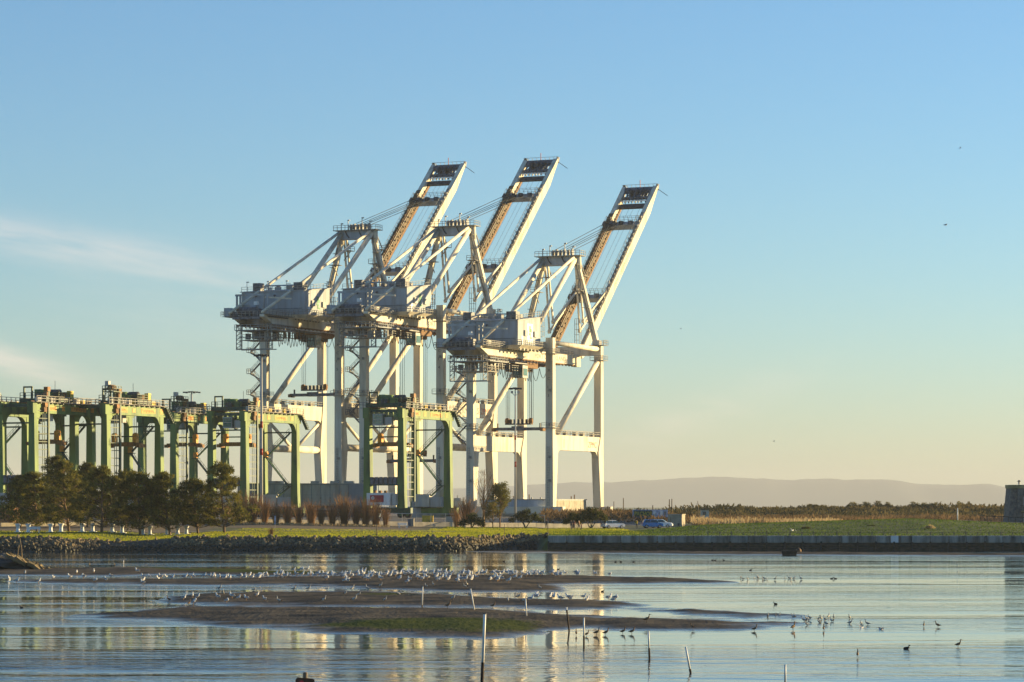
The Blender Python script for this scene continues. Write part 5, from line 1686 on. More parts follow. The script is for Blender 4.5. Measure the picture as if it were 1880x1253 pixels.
def back_shrubs():
    labs = ('leftmost', 'second', 'third', 'fourth', 'fifth', 'sixth', 'seventh', 'eighth', 'ninth')
    for k, px in enumerate((20, 82, 145, 214, 236, 285, 338, 388, 412)):
        y = 520 + 1.2 * k
        x = XY(px, y)
        o = link('brown_shrub', SHR[k % 4])
        o.location, o.scale, o.rotation_euler = (x, y, land_z(x, y)), (3.2, 3.2, 3.6 + .5 * (k % 3)), (0, 0, k)
        tag(o, '%s of the brown shrubs glimpsed behind the pine trunks' % labs[k], 'shrub', 'brown shrubs behind the pines')
# bare columnar shrubs in front of the barrier
def bare_shrub_mesh(seed, n=150, spread=.45, mat='twigs', H_=1.0):
    r = random.Random(seed)
    vs, fs = [], []
    for k in range(n):
        a = r.uniform(0, 6.283)
        b0 = Vector((math.cos(a) * .13, math.sin(a) * .13, 0)) * r.random()
        q = r.uniform(.15, 1)
        mid = Vector((math.cos(a) * spread * q * .75, math.sin(a) * spread * q * .75, r.uniform(.3, .62)))
        tip = mid + Vector((math.cos(a) * spread * q * .5 + r.uniform(-.07, .07), math.sin(a) * spread * q * .5 + r.uniform(-.07, .07), r.uniform(.2, .5)))
        tip.z = min(tip.z, r.uniform(.55, 1.0))
        w = Vector((-math.sin(a), math.cos(a), 0)) * .0065
        o = len(vs)
        vs += [b0 - w * 1.4, b0 + w * 1.4, mid + w, mid - w, tip]
        fs += [(o, o + 1, o + 2, o + 3), (o + 3, o + 2, o + 4)]
        for q in range(3):
            p = mid.lerp(tip, r.uniform(0, .8))
            e = p + Vector((r.uniform(-.09, .09), r.uniform(-.09, .09), r.uniform(.04, .14)))
            o = len(vs)
            vs += [p - w * .8, p + w * .8, e]
            fs.append((o, o + 1, o + 2))
    mb = MB().add(vs, fs)
    return mb.mesh('bare_shrub', mat)
SHR = [bare_shrub_mesh(30 + k) for k in range(4)]
back_shrubs()
names = ['leftmost', 'second', 'third', 'fourth', 'fifth', 'sixth', 'seventh', 'eighth', 'ninth', 'tenth', 'eleventh', 'twelfth', 'thirteenth', 'fourteenth', 'fifteenth']
for k, (px, top, wd) in enumerate(((436, 915, 1.3), (462, 906, 1.2), (486, 918, 1.0), (507, 925, 1.1), (528, 922, 1.0), (549, 928, 1.0), (571, 921, 1.15), (590, 930, .95), (610, 926, 1.1), (632, 911, 1.15), (654, 925, 1.0), (672, 917, 1.05), (690, 919, 1.0), (708, 934, .95))):
    y = 536 + rnd.uniform(-2, 2)
    x = XY(px, y)
    z = land_z(x, y)
    o = link('bare_shrub', SHR[k % 4])
    h = CAM_Z + (Y_H - top) / F_PX * y - z
    o.location, o.scale, o.rotation_euler = (x, y, z), (h * .95 * wd, h * .95 * wd, h * 1.25), (0, 0, rnd.uniform(0, 6))
    tag(o, '%s from the left in the row of brown leafless shrubs' % names[k], 'shrub', 'brown bare shrubs along the barrier')
for k, (px, base, top, y, wd, lab) in enumerate(((857, 962, 903, 548, 1.5, 'tall reddish bare shrub left of the poplar'), (498, 990, 966, 420, 1.6, 'small dry shrub growing on the shore stones'), (838, 962, 925, 552, 1.2, 'bare brown bush at the right end of the yard fence'))):
    x = XY(px, y)
    z = land_z(x, y)
    o = link('bare_shrub', SHR[k])
    h = CAM_Z + (Y_H - top) / F_PX * y - z
    o.location, o.scale = (x, y, z), (h * .6 * wd, h * .6 * wd, h)
    tag(o, lab, 'shrub')

def bare_tree(px, base, top, y, half, label, seed, leaves=None, nl=0, name='bare_tree', nb=34, thick=.2, up=.62):
    r = random.Random(seed)
    x = XY(px, y)
    z = land_z(x, y)
    H_ = CAM_Z + (Y_H - top) / F_PX * y - z
    hw = half / F_PX * y
    o = thing(name, (x, y, z), label, 'tree')
    tk, cr = MB(), MB()
    pts = [Vector((r.uniform(-.1, .1) * k * .4, r.uniform(-.1, .1) * k * .4, H_ * k / 6 - (.2 if k == 0 else 0))) for k in range(7)]
    limb(tk, pts, thick, .02, 7)
    for k in range(nb):
        f = .16 + .78 * k / nb
        a = r.uniform(0, 6.283)
        st = Vector((pts[int(f * 6)].x, pts[int(f * 6)].y, H_ * f))
        ln = hw * (1.15 - .75 * f) * r.uniform(.7, 1.1)
        e = st + Vector((math.cos(a) * ln, math.sin(a) * ln, H_ * (1 - f) * up * r.uniform(.5, 1)))
        limb(tk, [st, st.lerp(e, .5) + Vector((0, 0, -.15)), e], .055 * (1.1 - f), .015, 4)
        for q in range(8):
            p = st.lerp(e, r.uniform(.3, 1))
            v = (rdir(r) + Vector((0, 0, .9))).normalized() * r.uniform(.4, 1.1)
            w = Vector((r.uniform(-1, 1), r.uniform(-1, 1), 0)).normalized() * .018
            tk.add([p - w, p + w, p + v], [(0, 1, 2)])
            if leaves and r.random() < nl:
                clump(cr, r, p + v * .7, .38, 12, .19, .13, .9, 0)
    tk.build('trunk', 'twig', o, fix=False)
    if leaves:
        cr.build('crown', leaves, o, fix=False)
    return o
bare_tree(888, 965, 861, 545, 26, 'tall leafless poplar in front of the right-hand crane', 41, None, 0, 'poplar_tree', 60, .26, .8)
bare_tree(918, 965, 890, 548, 25, 'tree with yellow green leaves right of the poplar', 42, 'leaves_green', .95, 'young_tree', 60, .13, .75)
bare_tree(905, 966, 925, 540, 20, 'low tangled shrub with dry yellow leaves under the leafy tree', 43, 'leaves_olive', .5, 'dry_bush', 30, .1, .6)

def spread_tree(px, base, top, y, half, label, seed, leaves='leaves_dark', name='spreading_tree', trunks=3, n=60, pale=True, low=.3, cat='tree', size=1.0):
    r = random.Random(seed)
    x = XY(px, y)
    z = land_z(x, y)
    H_ = CAM_Z + (Y_H - top) / F_PX * y - z
    hw = half / F_PX * y
    o = thing(name, (x, y, z), label, cat)
    tk, cr = MB(), MB()
    for k in range(trunks):
        a = 6.283 * k / trunks + r.uniform(-.5, .5)
        p = [Vector((0, 0, -.1)), Vector((math.cos(a) * hw * .18, math.sin(a) * hw * .1, H_ * .25)), Vector((math.cos(a) * hw * .5, math.sin(a) * hw * .3, H_ * .6))]
        limb(tk, p, .13 * size, .04 * size, 6)
    for k in range(n):
        a = r.uniform(0, 6.283)
        f = r.random() ** .6
        c = Vector((math.cos(a) * hw * f * .95, math.sin(a) * hw * f * .7, H_ * (low + (1 - low) * (1 - .75 * f * f) * r.uniform(.35, 1))))
        c.z = min(c.z, H_ * .97)
        clump(cr, r, c, r.uniform(.3, .55) * size, 34, .26 * size, .12 * size, .7, .1)
    tk.build('trunk', 'bark_pale' if pale else 'bark', o, True, fix=False)
    cr.build('crown', leaves, o, fix=False)
    return o
spread_tree(1085, 970, 934, 545, 36, 'spreading dark tree with several pale trunks left of the white car', 51, 'leaves_dark', n=110, trunks=4)
spread_tree(1052, 966, 943, 549, 17, 'small dark tree joining the spreading tree on its left', 52, 'leaves_dark', n=46)
spread_tree(965, 968, 937, 545, 32, 'low dark crooked tree left of the lamp mast foot', 53, 'leaves_dark', n=70, trunks=3)
spread_tree(866, 968, 944, 540, 24, 'dark rounded shrub at the foot of the poplar', 54, 'leaves_dark', 'dark_shrub', low=.1, cat='shrub')
for k, (px, top, y, half, lf, lab) in enumerate(((1110, 938, 640, 12, 'leaves_olive', 'brownish bush right behind the right-hand crane leg'), (1135, 936, 650, 13, 'leaves_olive', 'olive bush below the leftmost thin poles'), (1156, 938, 650, 11, 'leaves_olive', 'olive bush left of the dark conical bush'), (1172, 934, 640, 10, 'leaves_dark', 'dark conical bush above the left end of the graffiti trailer'), (1192, 940, 645, 9, 'leaves_olive', 'low brown bush above the middle of the graffiti trailer'),
        (1138, 950, 600, 16, 'leaves_dark', 'dark bush behind the white car'), (1160, 952, 600, 13, 'leaves_dark', 'dark bush between the white car and trailer'), (1246, 938, 760, 14, 'scrub_leaf', 'dark rounded bush behind the sunlit hut'), (1268, 941, 760, 12, 'scrub_leaf', 'dark bush right of the sunlit hut'))):
    spread_tree(px, 968, top, y, half, lab, 60 + k, lf, 'bush', 2, 34, False, .08, 'bush')
LEV = ((1486, 'leaves_olive', 930, 8, 'small conical bush on the levee, left one of two'), (1496, 'leaves_olive', 931, 8, 'small conical bush on the levee, right one of two'), (1565, 'leaves_olive', 926, 9, 'thin bush on the levee, first left of the large clump'), (1588, 'leaves_olive', 924, 13, 'wide bush on the levee, left part of the large clump'), (1613, 'leaves_olive', 923, 13, 'wide bush on the levee, right part of the large clump'), (1630, 'leaves_olive', 927, 8, 'leaning bush at the right of the large levee clump'),
       (1678, 'leaves_olive', 926, 10, 'bush on the levee left of the middle gap'), (1697, 'leaves_olive', 928, 9, 'bush on the levee in the middle gap'), (1714, 'leaves_olive', 926, 11, 'bush on the levee right of the middle gap'), (1763, 'leaves_olive', 925, 12, 'tall bush on the levee behind the white post'), (1790, 'leaves_olive', 933, 12, 'low bush on the levee right of the white post'), (1822, 'leaves_olive', 934, 15, 'low wide bush on the levee near the stone tower'), (1362, 'scrub_leaf', 935, 5, 'tiny dark bush alone on the bare levee top'), (1404, 'scrub_leaf', 936, 5, 'tiny dark bush on the levee above the tallest reeds'))
for k, (px, lf, top, half, lab) in enumerate(LEV):
    spread_tree(px, 945, top - 3, 905, half * 1.3, lab, 90 + k, lf, 'levee_bush', 2, 34, False, .05, 'bush', 1.3)

# scrub on the levee, reeds below it
def scatter(name, mat, n, region, ln, wd, label, seed, up=.8):
    r = random.Random(seed)
    mb = MB()
    for _ in range(n):
        x, y, h = region(r)
        z = land_z(x, y)
        p = Vector((x, y, z + r.random() * h * .7))
        a = (rdir(r) * .7 + Vector((0, 0, up))).normalized() * ln * r.uniform(.5, 1.3)
        b = Vector((r.uniform(-1, 1), r.uniform(-1, 1), r.uniform(-.3, .3))).normalized() * wd * r.uniform(.6, 1.2)
        mb.add([p - b, p + b, p + a + b * .4, p + a - b * .4], [(0, 1, 2, 3)])
    return tag(mb.build(name, mat, fix=False), label, kind='stuff')
def reg_lev(r):
    y = r.uniform(820, 915)
    x = r.uniform(44, 175) * (y / 900)
    return x, y, .4 + 3.2 * max(0, nz(x, y, .07) + .15) + .8 * max(0, nz(x, y, .4))
scatter('levee_scrub', 'scrub_leaf', 16000, reg_lev, .9, .35, 'dark scrub covering the levee behind the mound', 5)
def reg_lev2(r):
    y = r.uniform(700, 830)
    x = r.uniform(34, 165) * (y / 830)
    return x, y, 1.3 + 1.2 * nz(x, y, .05)
scatter('brown_thicket', 'scrub_brown', 15000, reg_lev2, 1.2, .16, 'brown leafless thicket below the levee', 6)
def reg_reed(r):
    y = r.uniform(560, 640)
    x = lerp(36, 66, r.random() ** 1.3) * (y / 600)
    return x, y, 1.0 + .8 * nz(x, y, .12) * (1.4 - .02 * (x - 36))
scatter('reeds', 'reed_blade', 6500, reg_reed, 1.0, .12, 'pale sunlit reeds between the thicket and the mound', 7, 1.6)
def reg_top(r):
    y = r.uniform(900, 925)
    x = r.uniform(100, 175)
    return x, y, max(.2, .5 + 2.0 * nz(x, 0, .12) + 1.2 * nz(x, 0, .4))
scatter('levee_thicket', 'scrub_brown', 5000, reg_top, 1.0, .32, 'dense dark thicket along the levee top at right', 8)
def reg_low(r):
    y = r.uniform(585, 640)
    return r.uniform(6, 34) * (y / 600), y, 1.6 + .8 * nz(r.random() * 9, y, .2)
scatter('roadside_scrub', 'scrub_brown', 5000, reg_low, .9, .16, 'brown scrub behind the parked cars', 9)
def reg_shrubfoot(r):
    y = r.uniform(528, 542)
    return XY(r.uniform(380, 715), y), y, .35
scatter('dry_litter', 'reed_blade', 2600, reg_shrubfoot, .3, .08, 'dry grass and litter around the bare shrubs', 10)
for k, (px, py, rad) in enumerate(((1735, 973, 10), (1600, 970, 5), (1480, 972, 5), (1708, 968, 5))):
    p = P(px, py, 445)
    spread_tree(px, py, py - 3, 452 - 4 * k, rad * 1.6, ('yellow green tussock in the middle of the mound slope', 'small tussock left of the yellow green one on the mound', 'small tussock at the left part of the mound', 'dry tussock just above the yellow green one')[k], 130 + k, ('leaves_green', 'leaves_dark', 'leaves_olive', 'reed_blade')[k], 'tussock', 1, 16, False, .05, 'tussock', .55)

# ------------------------------------------------------------------ park furniture
def bollard(px, label, y=456):
    x = XY(px, y)
    o = thing('mooring_bollard', (x, y, land_z(x, y)), label, 'bollard', 0, 'white mooring bollards in pairs along the path')
    MB().lathe([(.42, 0), (.44, .1), (.30, .16), (.26, .6), (.28, .85), (.42, 1.12), (.46, 1.2), (.42, 1.28), (.1, 1.31)], 14).build('body', 'white_paint', o, True)
    MB().box(-.62, .62, -.45, .45, -.02, .09).build('base_plate', 'white_paint', o)
for px, lab in ((33, 'white bollard nearest the left edge'), (52, 'white bollard right beside the bench'), (93, 'left white bollard of the pair before the second pine'), (112, 'right white bollard of the pair before the second pine'), (151, 'left white bollard of the pair before the straight pine'), (170, 'right white bollard of the pair before the straight pine, half hidden'), (206, 'left white bollard of the pair right of the straight pine'), (224, 'right white bollard of the pair right of the straight pine'), (262, 'white bollard hidden behind the middle pine trunk'), (275, 'white bollard just right of the middle pine'), (307, 'white bollard hidden behind the fifth pine trunk'), (326, 'left white bollard of the last pair'), (342, 'right white bollard of the last pair')):
    bollard(px, lab)
def bench(px, y, label, mat='off_white', rz=0.0):
    x = XY(px, y)
    o = thing('park_bench', (x, y, land_z(x, y)), label, 'bench', rz)
    for k in range(3):
        MB().box(-.9, .9, -.25 + .17 * k, -.11 + .17 * k, .42, .47).build('seat_plank', mat, o)
    for k in range(2):
        MB().box(-.9, .9, .27, .32, .58 + .2 * k, .74 + .2 * k).build('back_plank', mat, o)
    for s in (-.7, .7):
        MB().box(s - .05, s + .05, -.22, -.14, 0, .42).box(s - .05, s + .05, .2, .28, 0, .95).build('leg', mat, o)
bench(63, 448, 'white bench on the lawn near the left edge', 'white_paint')
bench(740, 520, 'white bench at the upper lawn edge below the yard fence', 'white_paint', .4)
# small notice board by the shrubs
nb = thing('notice_sign', (XY(505, 500), 500, land_z(XY(505, 500), 500)), 'narrow pale blue notice on a post before the bare shrubs', 'sign')
MB().tube([(0, 0, 0), (0, 0, 1.0)], .04, 6).build('post', 'off_white', nb)
MB().box(-.14, .14, -.05, -.01, .6, 2.0).build('board', 'graffiti_blue', nb)

# ------------------------------------------------------------------ cars
def car(name, px, y, rz, paint, label, L_=4.1, H_=1.48):
    x = XY(px, y)
    o = thing(name, (x, y, land_z(x, y) + .07), label, 'car', rz)
    w = .86
    prof = [(-L_ / 2, .35), (-L_ / 2, .78), (-L_ * .46, .95), (-L_ * .40, H_ - .08), (-L_ * .30, H_), (L_ * .06, H_ - .02), (L_ * .24, .98), (L_ * .44, .84), (L_ / 2, .62), (L_ / 2, .32), (L_ * .36, .22), (-L_ * .36, .22)]
    rings = []
    for yy, k in ((-w, .0), (-w + .08, 1), (w - .08, 1), (w, .0)):
        ring = []
        for (a, b) in prof:
            tuck = .16 if b > 1.0 else 0
            yq = yy * (1 - tuck) if abs(yy) > .5 else yy
            s = 1 if k else .975
            ring.append((a * s, yq, .25 + (b - .25) * s))
        rings.append(ring)
    MB().loft(rings).build('body', paint, o)
    for s in (-1, 1):
        for (a0, a1) in ((-.385, -.14), (-.12, .10)):
            A, B_ = a0 * L_, a1 * L_
            sl = .12 * L_ if a1 > 0 else 0
            MB().prism([(A, s * w * .995, 1.0), (B_ + sl, s * w * .995, 1.0), (B_, s * w * .86, H_ - .1), (A + .1, s * w * .86, H_ - .1)], (0, s * .02, 0)).build('side_window', 'glass', o)
        for a in (-.31, .31):
            t = MB().tube([(a * L_, s * (w - .18), .26), (a * L_, s * (w + .03), .26)], .32, 14).build('wheel', 'tyre', o, True)
            MB().tube([(a * L_, s * (w + .03), .26), (a * L_, s * (w + .045), .26)], .19, 10).build('rim', 'hubcap', t)
        MB().cbox((-L_ * .488, s * .62, .82), .1, .22, .3).build('tail_light', 'red_lamp', o)
        MB().cbox((L_ * .478, s * .6, .7), .1, .3, .14).build('head_light', 'hubcap', o)
    MB().prism([(L_ * .075, -w * .75, H_ - .06), (L_ * .075, w * .75, H_ - .06), (L_ * .235, w * .85, 1.02), (L_ * .235, -w * .85, 1.02)], (.02, 0, .02)).build('windscreen', 'glass', o)
    MB().prism([(-L_ * .405, -w * .72, H_ - .15), (-L_ * .405, w * .72, H_ - .15), (-L_ * .452, w * .8, 1.0), (-L_ * .452, -w * .8, 1.0)], (-.02, 0, .01)).build('rear_window', 'glass', o)
    return o
car('parked_car', 1125, 546, .5, 'car_white', 'white car parked right of the spreading tree, boot towards us', 4.3)
car('parked_car', 1198, 541, .12, 'car_blue', 'bright blue hatchback parked in front of the graffiti trailer', 3.9, 1.52)
car('parked_car', 1213, 546, -.15, 'car_white', 'white car half hidden behind the blue hatchback', 4.4)

# ------------------------------------------------------------------ people
def person_mat(name, top, legs, hair=(.03, .02, .015)):
    m = bpy.data.materials.new(name)
    m.use_nodes = True
    t = m.node_tree
    b = t.nodes['Principled BSDF']
    b.inputs['Roughness'].default_value = .85
    tc = t.nodes.new('ShaderNodeTexCoord')
    sp = t.nodes.new('ShaderNodeSeparateXYZ')
    t.links.new(tc.outputs['Object'], sp.inputs[0])
    cr = t.nodes.new('ShaderNodeValToRGB')
    cr.color_ramp.interpolation = 'CONSTANT'
    e = cr.color_ramp.elements
    e[0].position, e[0].color = 0, (.02, .02, .02, 1)
    e[1].position, e[1].color = .045, legs + (1,)
    for pos, c in ((.53, top), (.845, (.45, .28, .19)), (.945, hair)):
        n = e.new(pos)
        n.color = c + (1,)
    d = t.nodes.new('ShaderNodeMath')
    d.operation = 'DIVIDE'
    d.inputs[1].default_value = 1.72
    t.links.new(sp.outputs['Z'], d.inputs[0])
    t.links.new(d.outputs[0], cr.inputs[0])
    t.links.new(cr.outputs[0], b.inputs['Base Color'])
    M[name] = m
def person(px, y, rz, mat, label, stride=.16, scale=1.0, arms=((.25, .05), (.25, -.08))):
    x = XY(px, y)
    J = [((0, 0, .95), .15), ((0, 0, 1.2), .14), ((0, 0, 1.42), .15), ((0, 0, 1.52), .06), ((0, .02, 1.58), .085), ((0, .02, 1.67), .09)]
    E = [(0, 1), (1, 2), (2, 3), (3, 4), (4, 5)]
    for s, st in ((-1, stride), (1, -stride)):
        i = len(J)
        J += [((s * .10, 0, .88), .11), ((s * .11, st * .6, .5), .075), ((s * .11, st, .09), .05), ((s * .12, st + .14, .04), .045)]
        E += [(0, i), (i, i + 1), (i + 1, i + 2), (i + 2, i + 3)]
    for s, (ax, ay) in zip((-1, 1), arms):
        i = len(J)
        J += [((s * .19, 0, 1.4), .07), ((s * ax, ay, 1.13), .05), ((s * (ax + .01), ay * 2 + .08, .9), .04), ((s * (ax + .01), ay * 2 + .12, .8), .035)]
        E += [(2, i), (i, i + 1), (i + 1, i + 2), (i + 2, i + 3)]
    me = bpy.data.meshes.new('person')
    me.from_pydata([j[0] for j in J], E, [])
    o = link('person', me)
    sk = o.modifiers.new('skin', 'SKIN')
    for k, (_, r) in enumerate(J):
        me.skin_vertices[0].data[k].radius = (r, r * .8)
    me.skin_vertices[0].data[0].use_root = True
    sb = o.modifiers.new('smooth', 'SUBSURF')
    sb.levels = sb.render_levels = 1
    me.materials.append(M[mat])
    o.location = (x, y, land_z(x, y))
    o.rotation_euler = (0, 0, rz)
    o.scale = (scale,) * 3
    return tag(o, label, 'person')
person_mat('cloth_dark', (.03, .03, .04), (.025, .03, .05))
person_mat('cloth_red', (.16, .05, .04), (.03, .03, .04))
person_mat('cloth_tan', (.20, .10, .05), (.04, .04, .05))
person_mat('cloth_yellow', (.60, .38, .04), (.03, .03, .03))
person(1049, 506, 2.8, 'cloth_dark', 'person in dark clothes, leftmost of the pair walking by the sea wall')
person(1053.5, 505, 2.9, 'cloth_red', 'person in a dark red jacket, right one of the pair by the sea wall', -.15)
person(1063, 512, 1.2, 'cloth_tan', 'person in a brown jacket walking right of the pair', .2)
person(1067.5, 514, 1.4, 'cloth_red', 'child following the person in the brown jacket', .1, .68)
person(1169, 538, .4, 'cloth_yellow', 'person in a yellow jacket left of the blue car', .02, .95, ((.28, .2), (.28, .22)))
person(1003, 545, .5, 'cloth_dark', 'person in dark clothes standing by the road left of the spreading tree', .05)

# ------------------------------------------------------------------ rocky point with two crossed sticks at left
rp = G(40, 1047.5)
rock = thing('rocky_point', (rp.x, rp.y, 0), 'brown rocky point sloping into the water at the left edge', 'rock')
rv, rf_ = [], []
nxr, nyr = 26, 12
for j in range(nyr):
    for i in range(nxr):
        u, v = i / (nxr - 1), j / (nyr - 1)
        x = lerp(-9, 3.6, u)
        h = 1.75 * (1 - sstep(.42, 1.0, u)) * math.sin(math.pi * min(1, .06 + v)) ** .6 * (1 + .3 * nz(x, v * 9, .8))
        rv.append((x, lerp(-3.0, 7, v), h - .1 + .16 * nz(x * 2, v * 20, .7, 3)))
for j in range(nyr - 1):
    for i in range(nxr - 1):
        rf_.append((j * nxr + i, j * nxr + i + 1, (j + 1) * nxr + i + 1, (j + 1) * nxr + i))
MB().add(rv, rf_).build('core', 'wet_stone', rock, fix=False)
for k in range(46):
    r = random.Random(300 + k)
    u = r.random()
    x = lerp(-1.2, 3.3, u) if k < 34 else r.uniform(-7, -1)
    h = 1.6 * (1 - u) if k < 34 else r.uniform(.1, 1.2)
    yb = r.uniform(-3.2, -.5) + h * .9
    L1 = r.uniform(.6, 1.5)
    a = -.62 + r.uniform(-.25, .25)
    q = MB().beam((0, 0, 0), (L1 * math.cos(a), r.uniform(-.2, .2), L1 * math.sin(a)), r.uniform(.4, .8), r.uniform(.18, .4), 0, (0, 0, 1), r.uniform(.3, .6), r.uniform(.12, .3)).build('slab', 'rock' if k < 34 else 'wet_stone', rock)
    q.location = (x - .3, yb, max(.05, h))
    q.rotation_euler = (r.uniform(-.3, .3), 0, r.uniform(-.4, .4))
st0 = P(35, 1016, 282)
for (ax, bx), lab in (((31.5, 36.5), 'left one of two crossed driftwood sticks on the rocky point'), ((40.5, 36.2), 'right one of two crossed driftwood sticks on the rocky point')):
    a, b = P(ax, 1018.5, 282), P(bx, 988, 282)
    o = MB().tube([(0, 0, -.3), ((b - a) * .5) + Vector((.03, 0, 0)), b - a], [.06, .05, .035], 7).build('driftwood_stick', 'bark_pale', None, True)
    o.location = a
    tag(o, lab, 'stick')

# ------------------------------------------------------------------ marker pipes in the shallows
def marker(tx, ty, bx, by, r, label, wetf=.3):
    b = G(bx, by)
    t_ = P(tx, ty, b.y)
    o = thing('marker_pipe', b, label, 'pole', 0, 'thin white marker pipes in the shallows')
    v = t_ - b
    MB().tube([v * wetf, v * .7, v], r, 8).build('pipe', 'pipe', o, True)
    MB().tube([v * -.25, v * .1, v * (wetf + .01)], [r * 1.02, r * 1.25, r * 1.15], 8).build('barnacled_foot', 'pipe_wet', o, True)
    MB().tube([v, v * 1.012], r * 1.25, 8).build('cap', 'dark_steel' if ty < 1130 and tx == 890 else 'pipe', o)
    return o
marker(890, 1128, 885, 1251, 0.047, 'tallest and nearest white pole, dark foot, in the foreground water', 0.27)
marker(776, 1078, 775, 1115, .034, 'upright white pole below the dense gull flock', 0.04)
marker(864, 1082, 872, 1126, .034, 'white pole leaning left, right of the upright one', 0.04)
marker(965, 1101, 967, 1140, .034, 'thin white pole at the pool edge on the bar', 0.08)
marker(1040, 1116, 1045, 1159, .034, 'dark thin pole leaning slightly left of the curlews', 0.9)
marker(1072, 1135, 1072, 1183, .034, 'white pole standing between the two leftmost curlews', 0.32)
marker(1190.5, 1160, 1192.5, 1210, .034, 'white pole with a dark foot right of the curlews', 0.38)
marker(1259, 1189, 1268, 1236, .034, 'leaning white pole right of the curlews, nearest the right foreground', 0.15)
marker(1441.5, 1221, 1441.5, 1262, .034, 'short white pole cut off by the bottom edge at right', 0.22)
marker(227, 1029, 226.5, 1044, 0.03, 'thin stick at the far end of the green mud strip', 0.04)

# brown notice sign cut off by the bottom edge
sg = thing('shore_sign', (XY(560, 70), 70, .2), 'brown sign on a round wooden post cut off by the bottom edge', 'sign')
zt = CAM_Z + (Y_H - 1235) / F_PX * 70 - .2
MB().tube([(0, .06, -.4), (0, .06, zt)], .055, 10).build('post', 'wood', sg, True)
w = 17.5 / F_PX * 70
z1 = CAM_Z + (Y_H - 1244) / F_PX * 70 - .2
pl = MB().prism([(-w, 0, z1 - .6), (w, 0, z1 - .6), (w, 0, z1 - .05), (w - .05, 0, z1 - .03), (-w + .05, 0, z1), (-w, 0, z1 - .05)], (0, -.02, 0)).build('board', 'sign_brown', sg)
MB().tube([(-w * .35, -.022, z1 - .13), (-w * .35, -.03, z1 - .13)], .06, 14).build('red_mark', 'banner_red', pl)

# wreck and buoy on the far sand bar
wk = thing('stranded_crate', G(1449, 1019.5), 'dark stranded wooden crate on the far sand bar', 'crate')
MB().loft([[(-.75, -.4, -.1), (.8, -.4, -.1), (.8, .4, -.1), (-.75, .4, -.1)], [(-1.0, -.5, .55), (.95, -.5, .55), (.95, .5, .55), (-1.0, .5, .55)]]).build('hull', 'wet_wood', wk)
for k in range(3):
    MB().box(-.9, .85, -.52, -.46, .0 + .18 * k, .12 + .18 * k).build('plank', 'dark_wood', wk)
by = thing('round_buoy', G(1466, 1016.5), 'round rusty buoy just right of the stranded crate', 'buoy')
MB().lathe([(.05, -.1), (.28, .02), (.38, .25), (.36, .45), (.24, .62), (.05, .68)], 14).build('float', 'rust', by, True)
MB().tube([(0, 0, .66), (0, 0, .78)], .06, 8).build('ring', 'dark_steel', by)
dr = MB().box(-1.3, 1.3, -.08, .08, 0, .12).box(-1.3, -1.2, -.1, .1, .02, .3).box(1.2, 1.3, -.1, .1, .02, .3).build('driftwood_plank', 'bark_pale')
dr.location = G(187, 1040, .0)
tag(dr, 'pale plank lying at the far edge of the green mud strip', 'plank')
dl = MB().tube([(-.5, 0, .1), (.1, .05, .12), (.6, 0, .1)], [.09, .08, .05], 7).build('driftwood_log', 'bark_pale')
dl.location = G(764, 1096, .12)
tag(dl, 'short pale log on the mud left of the leaning white pole', 'log')

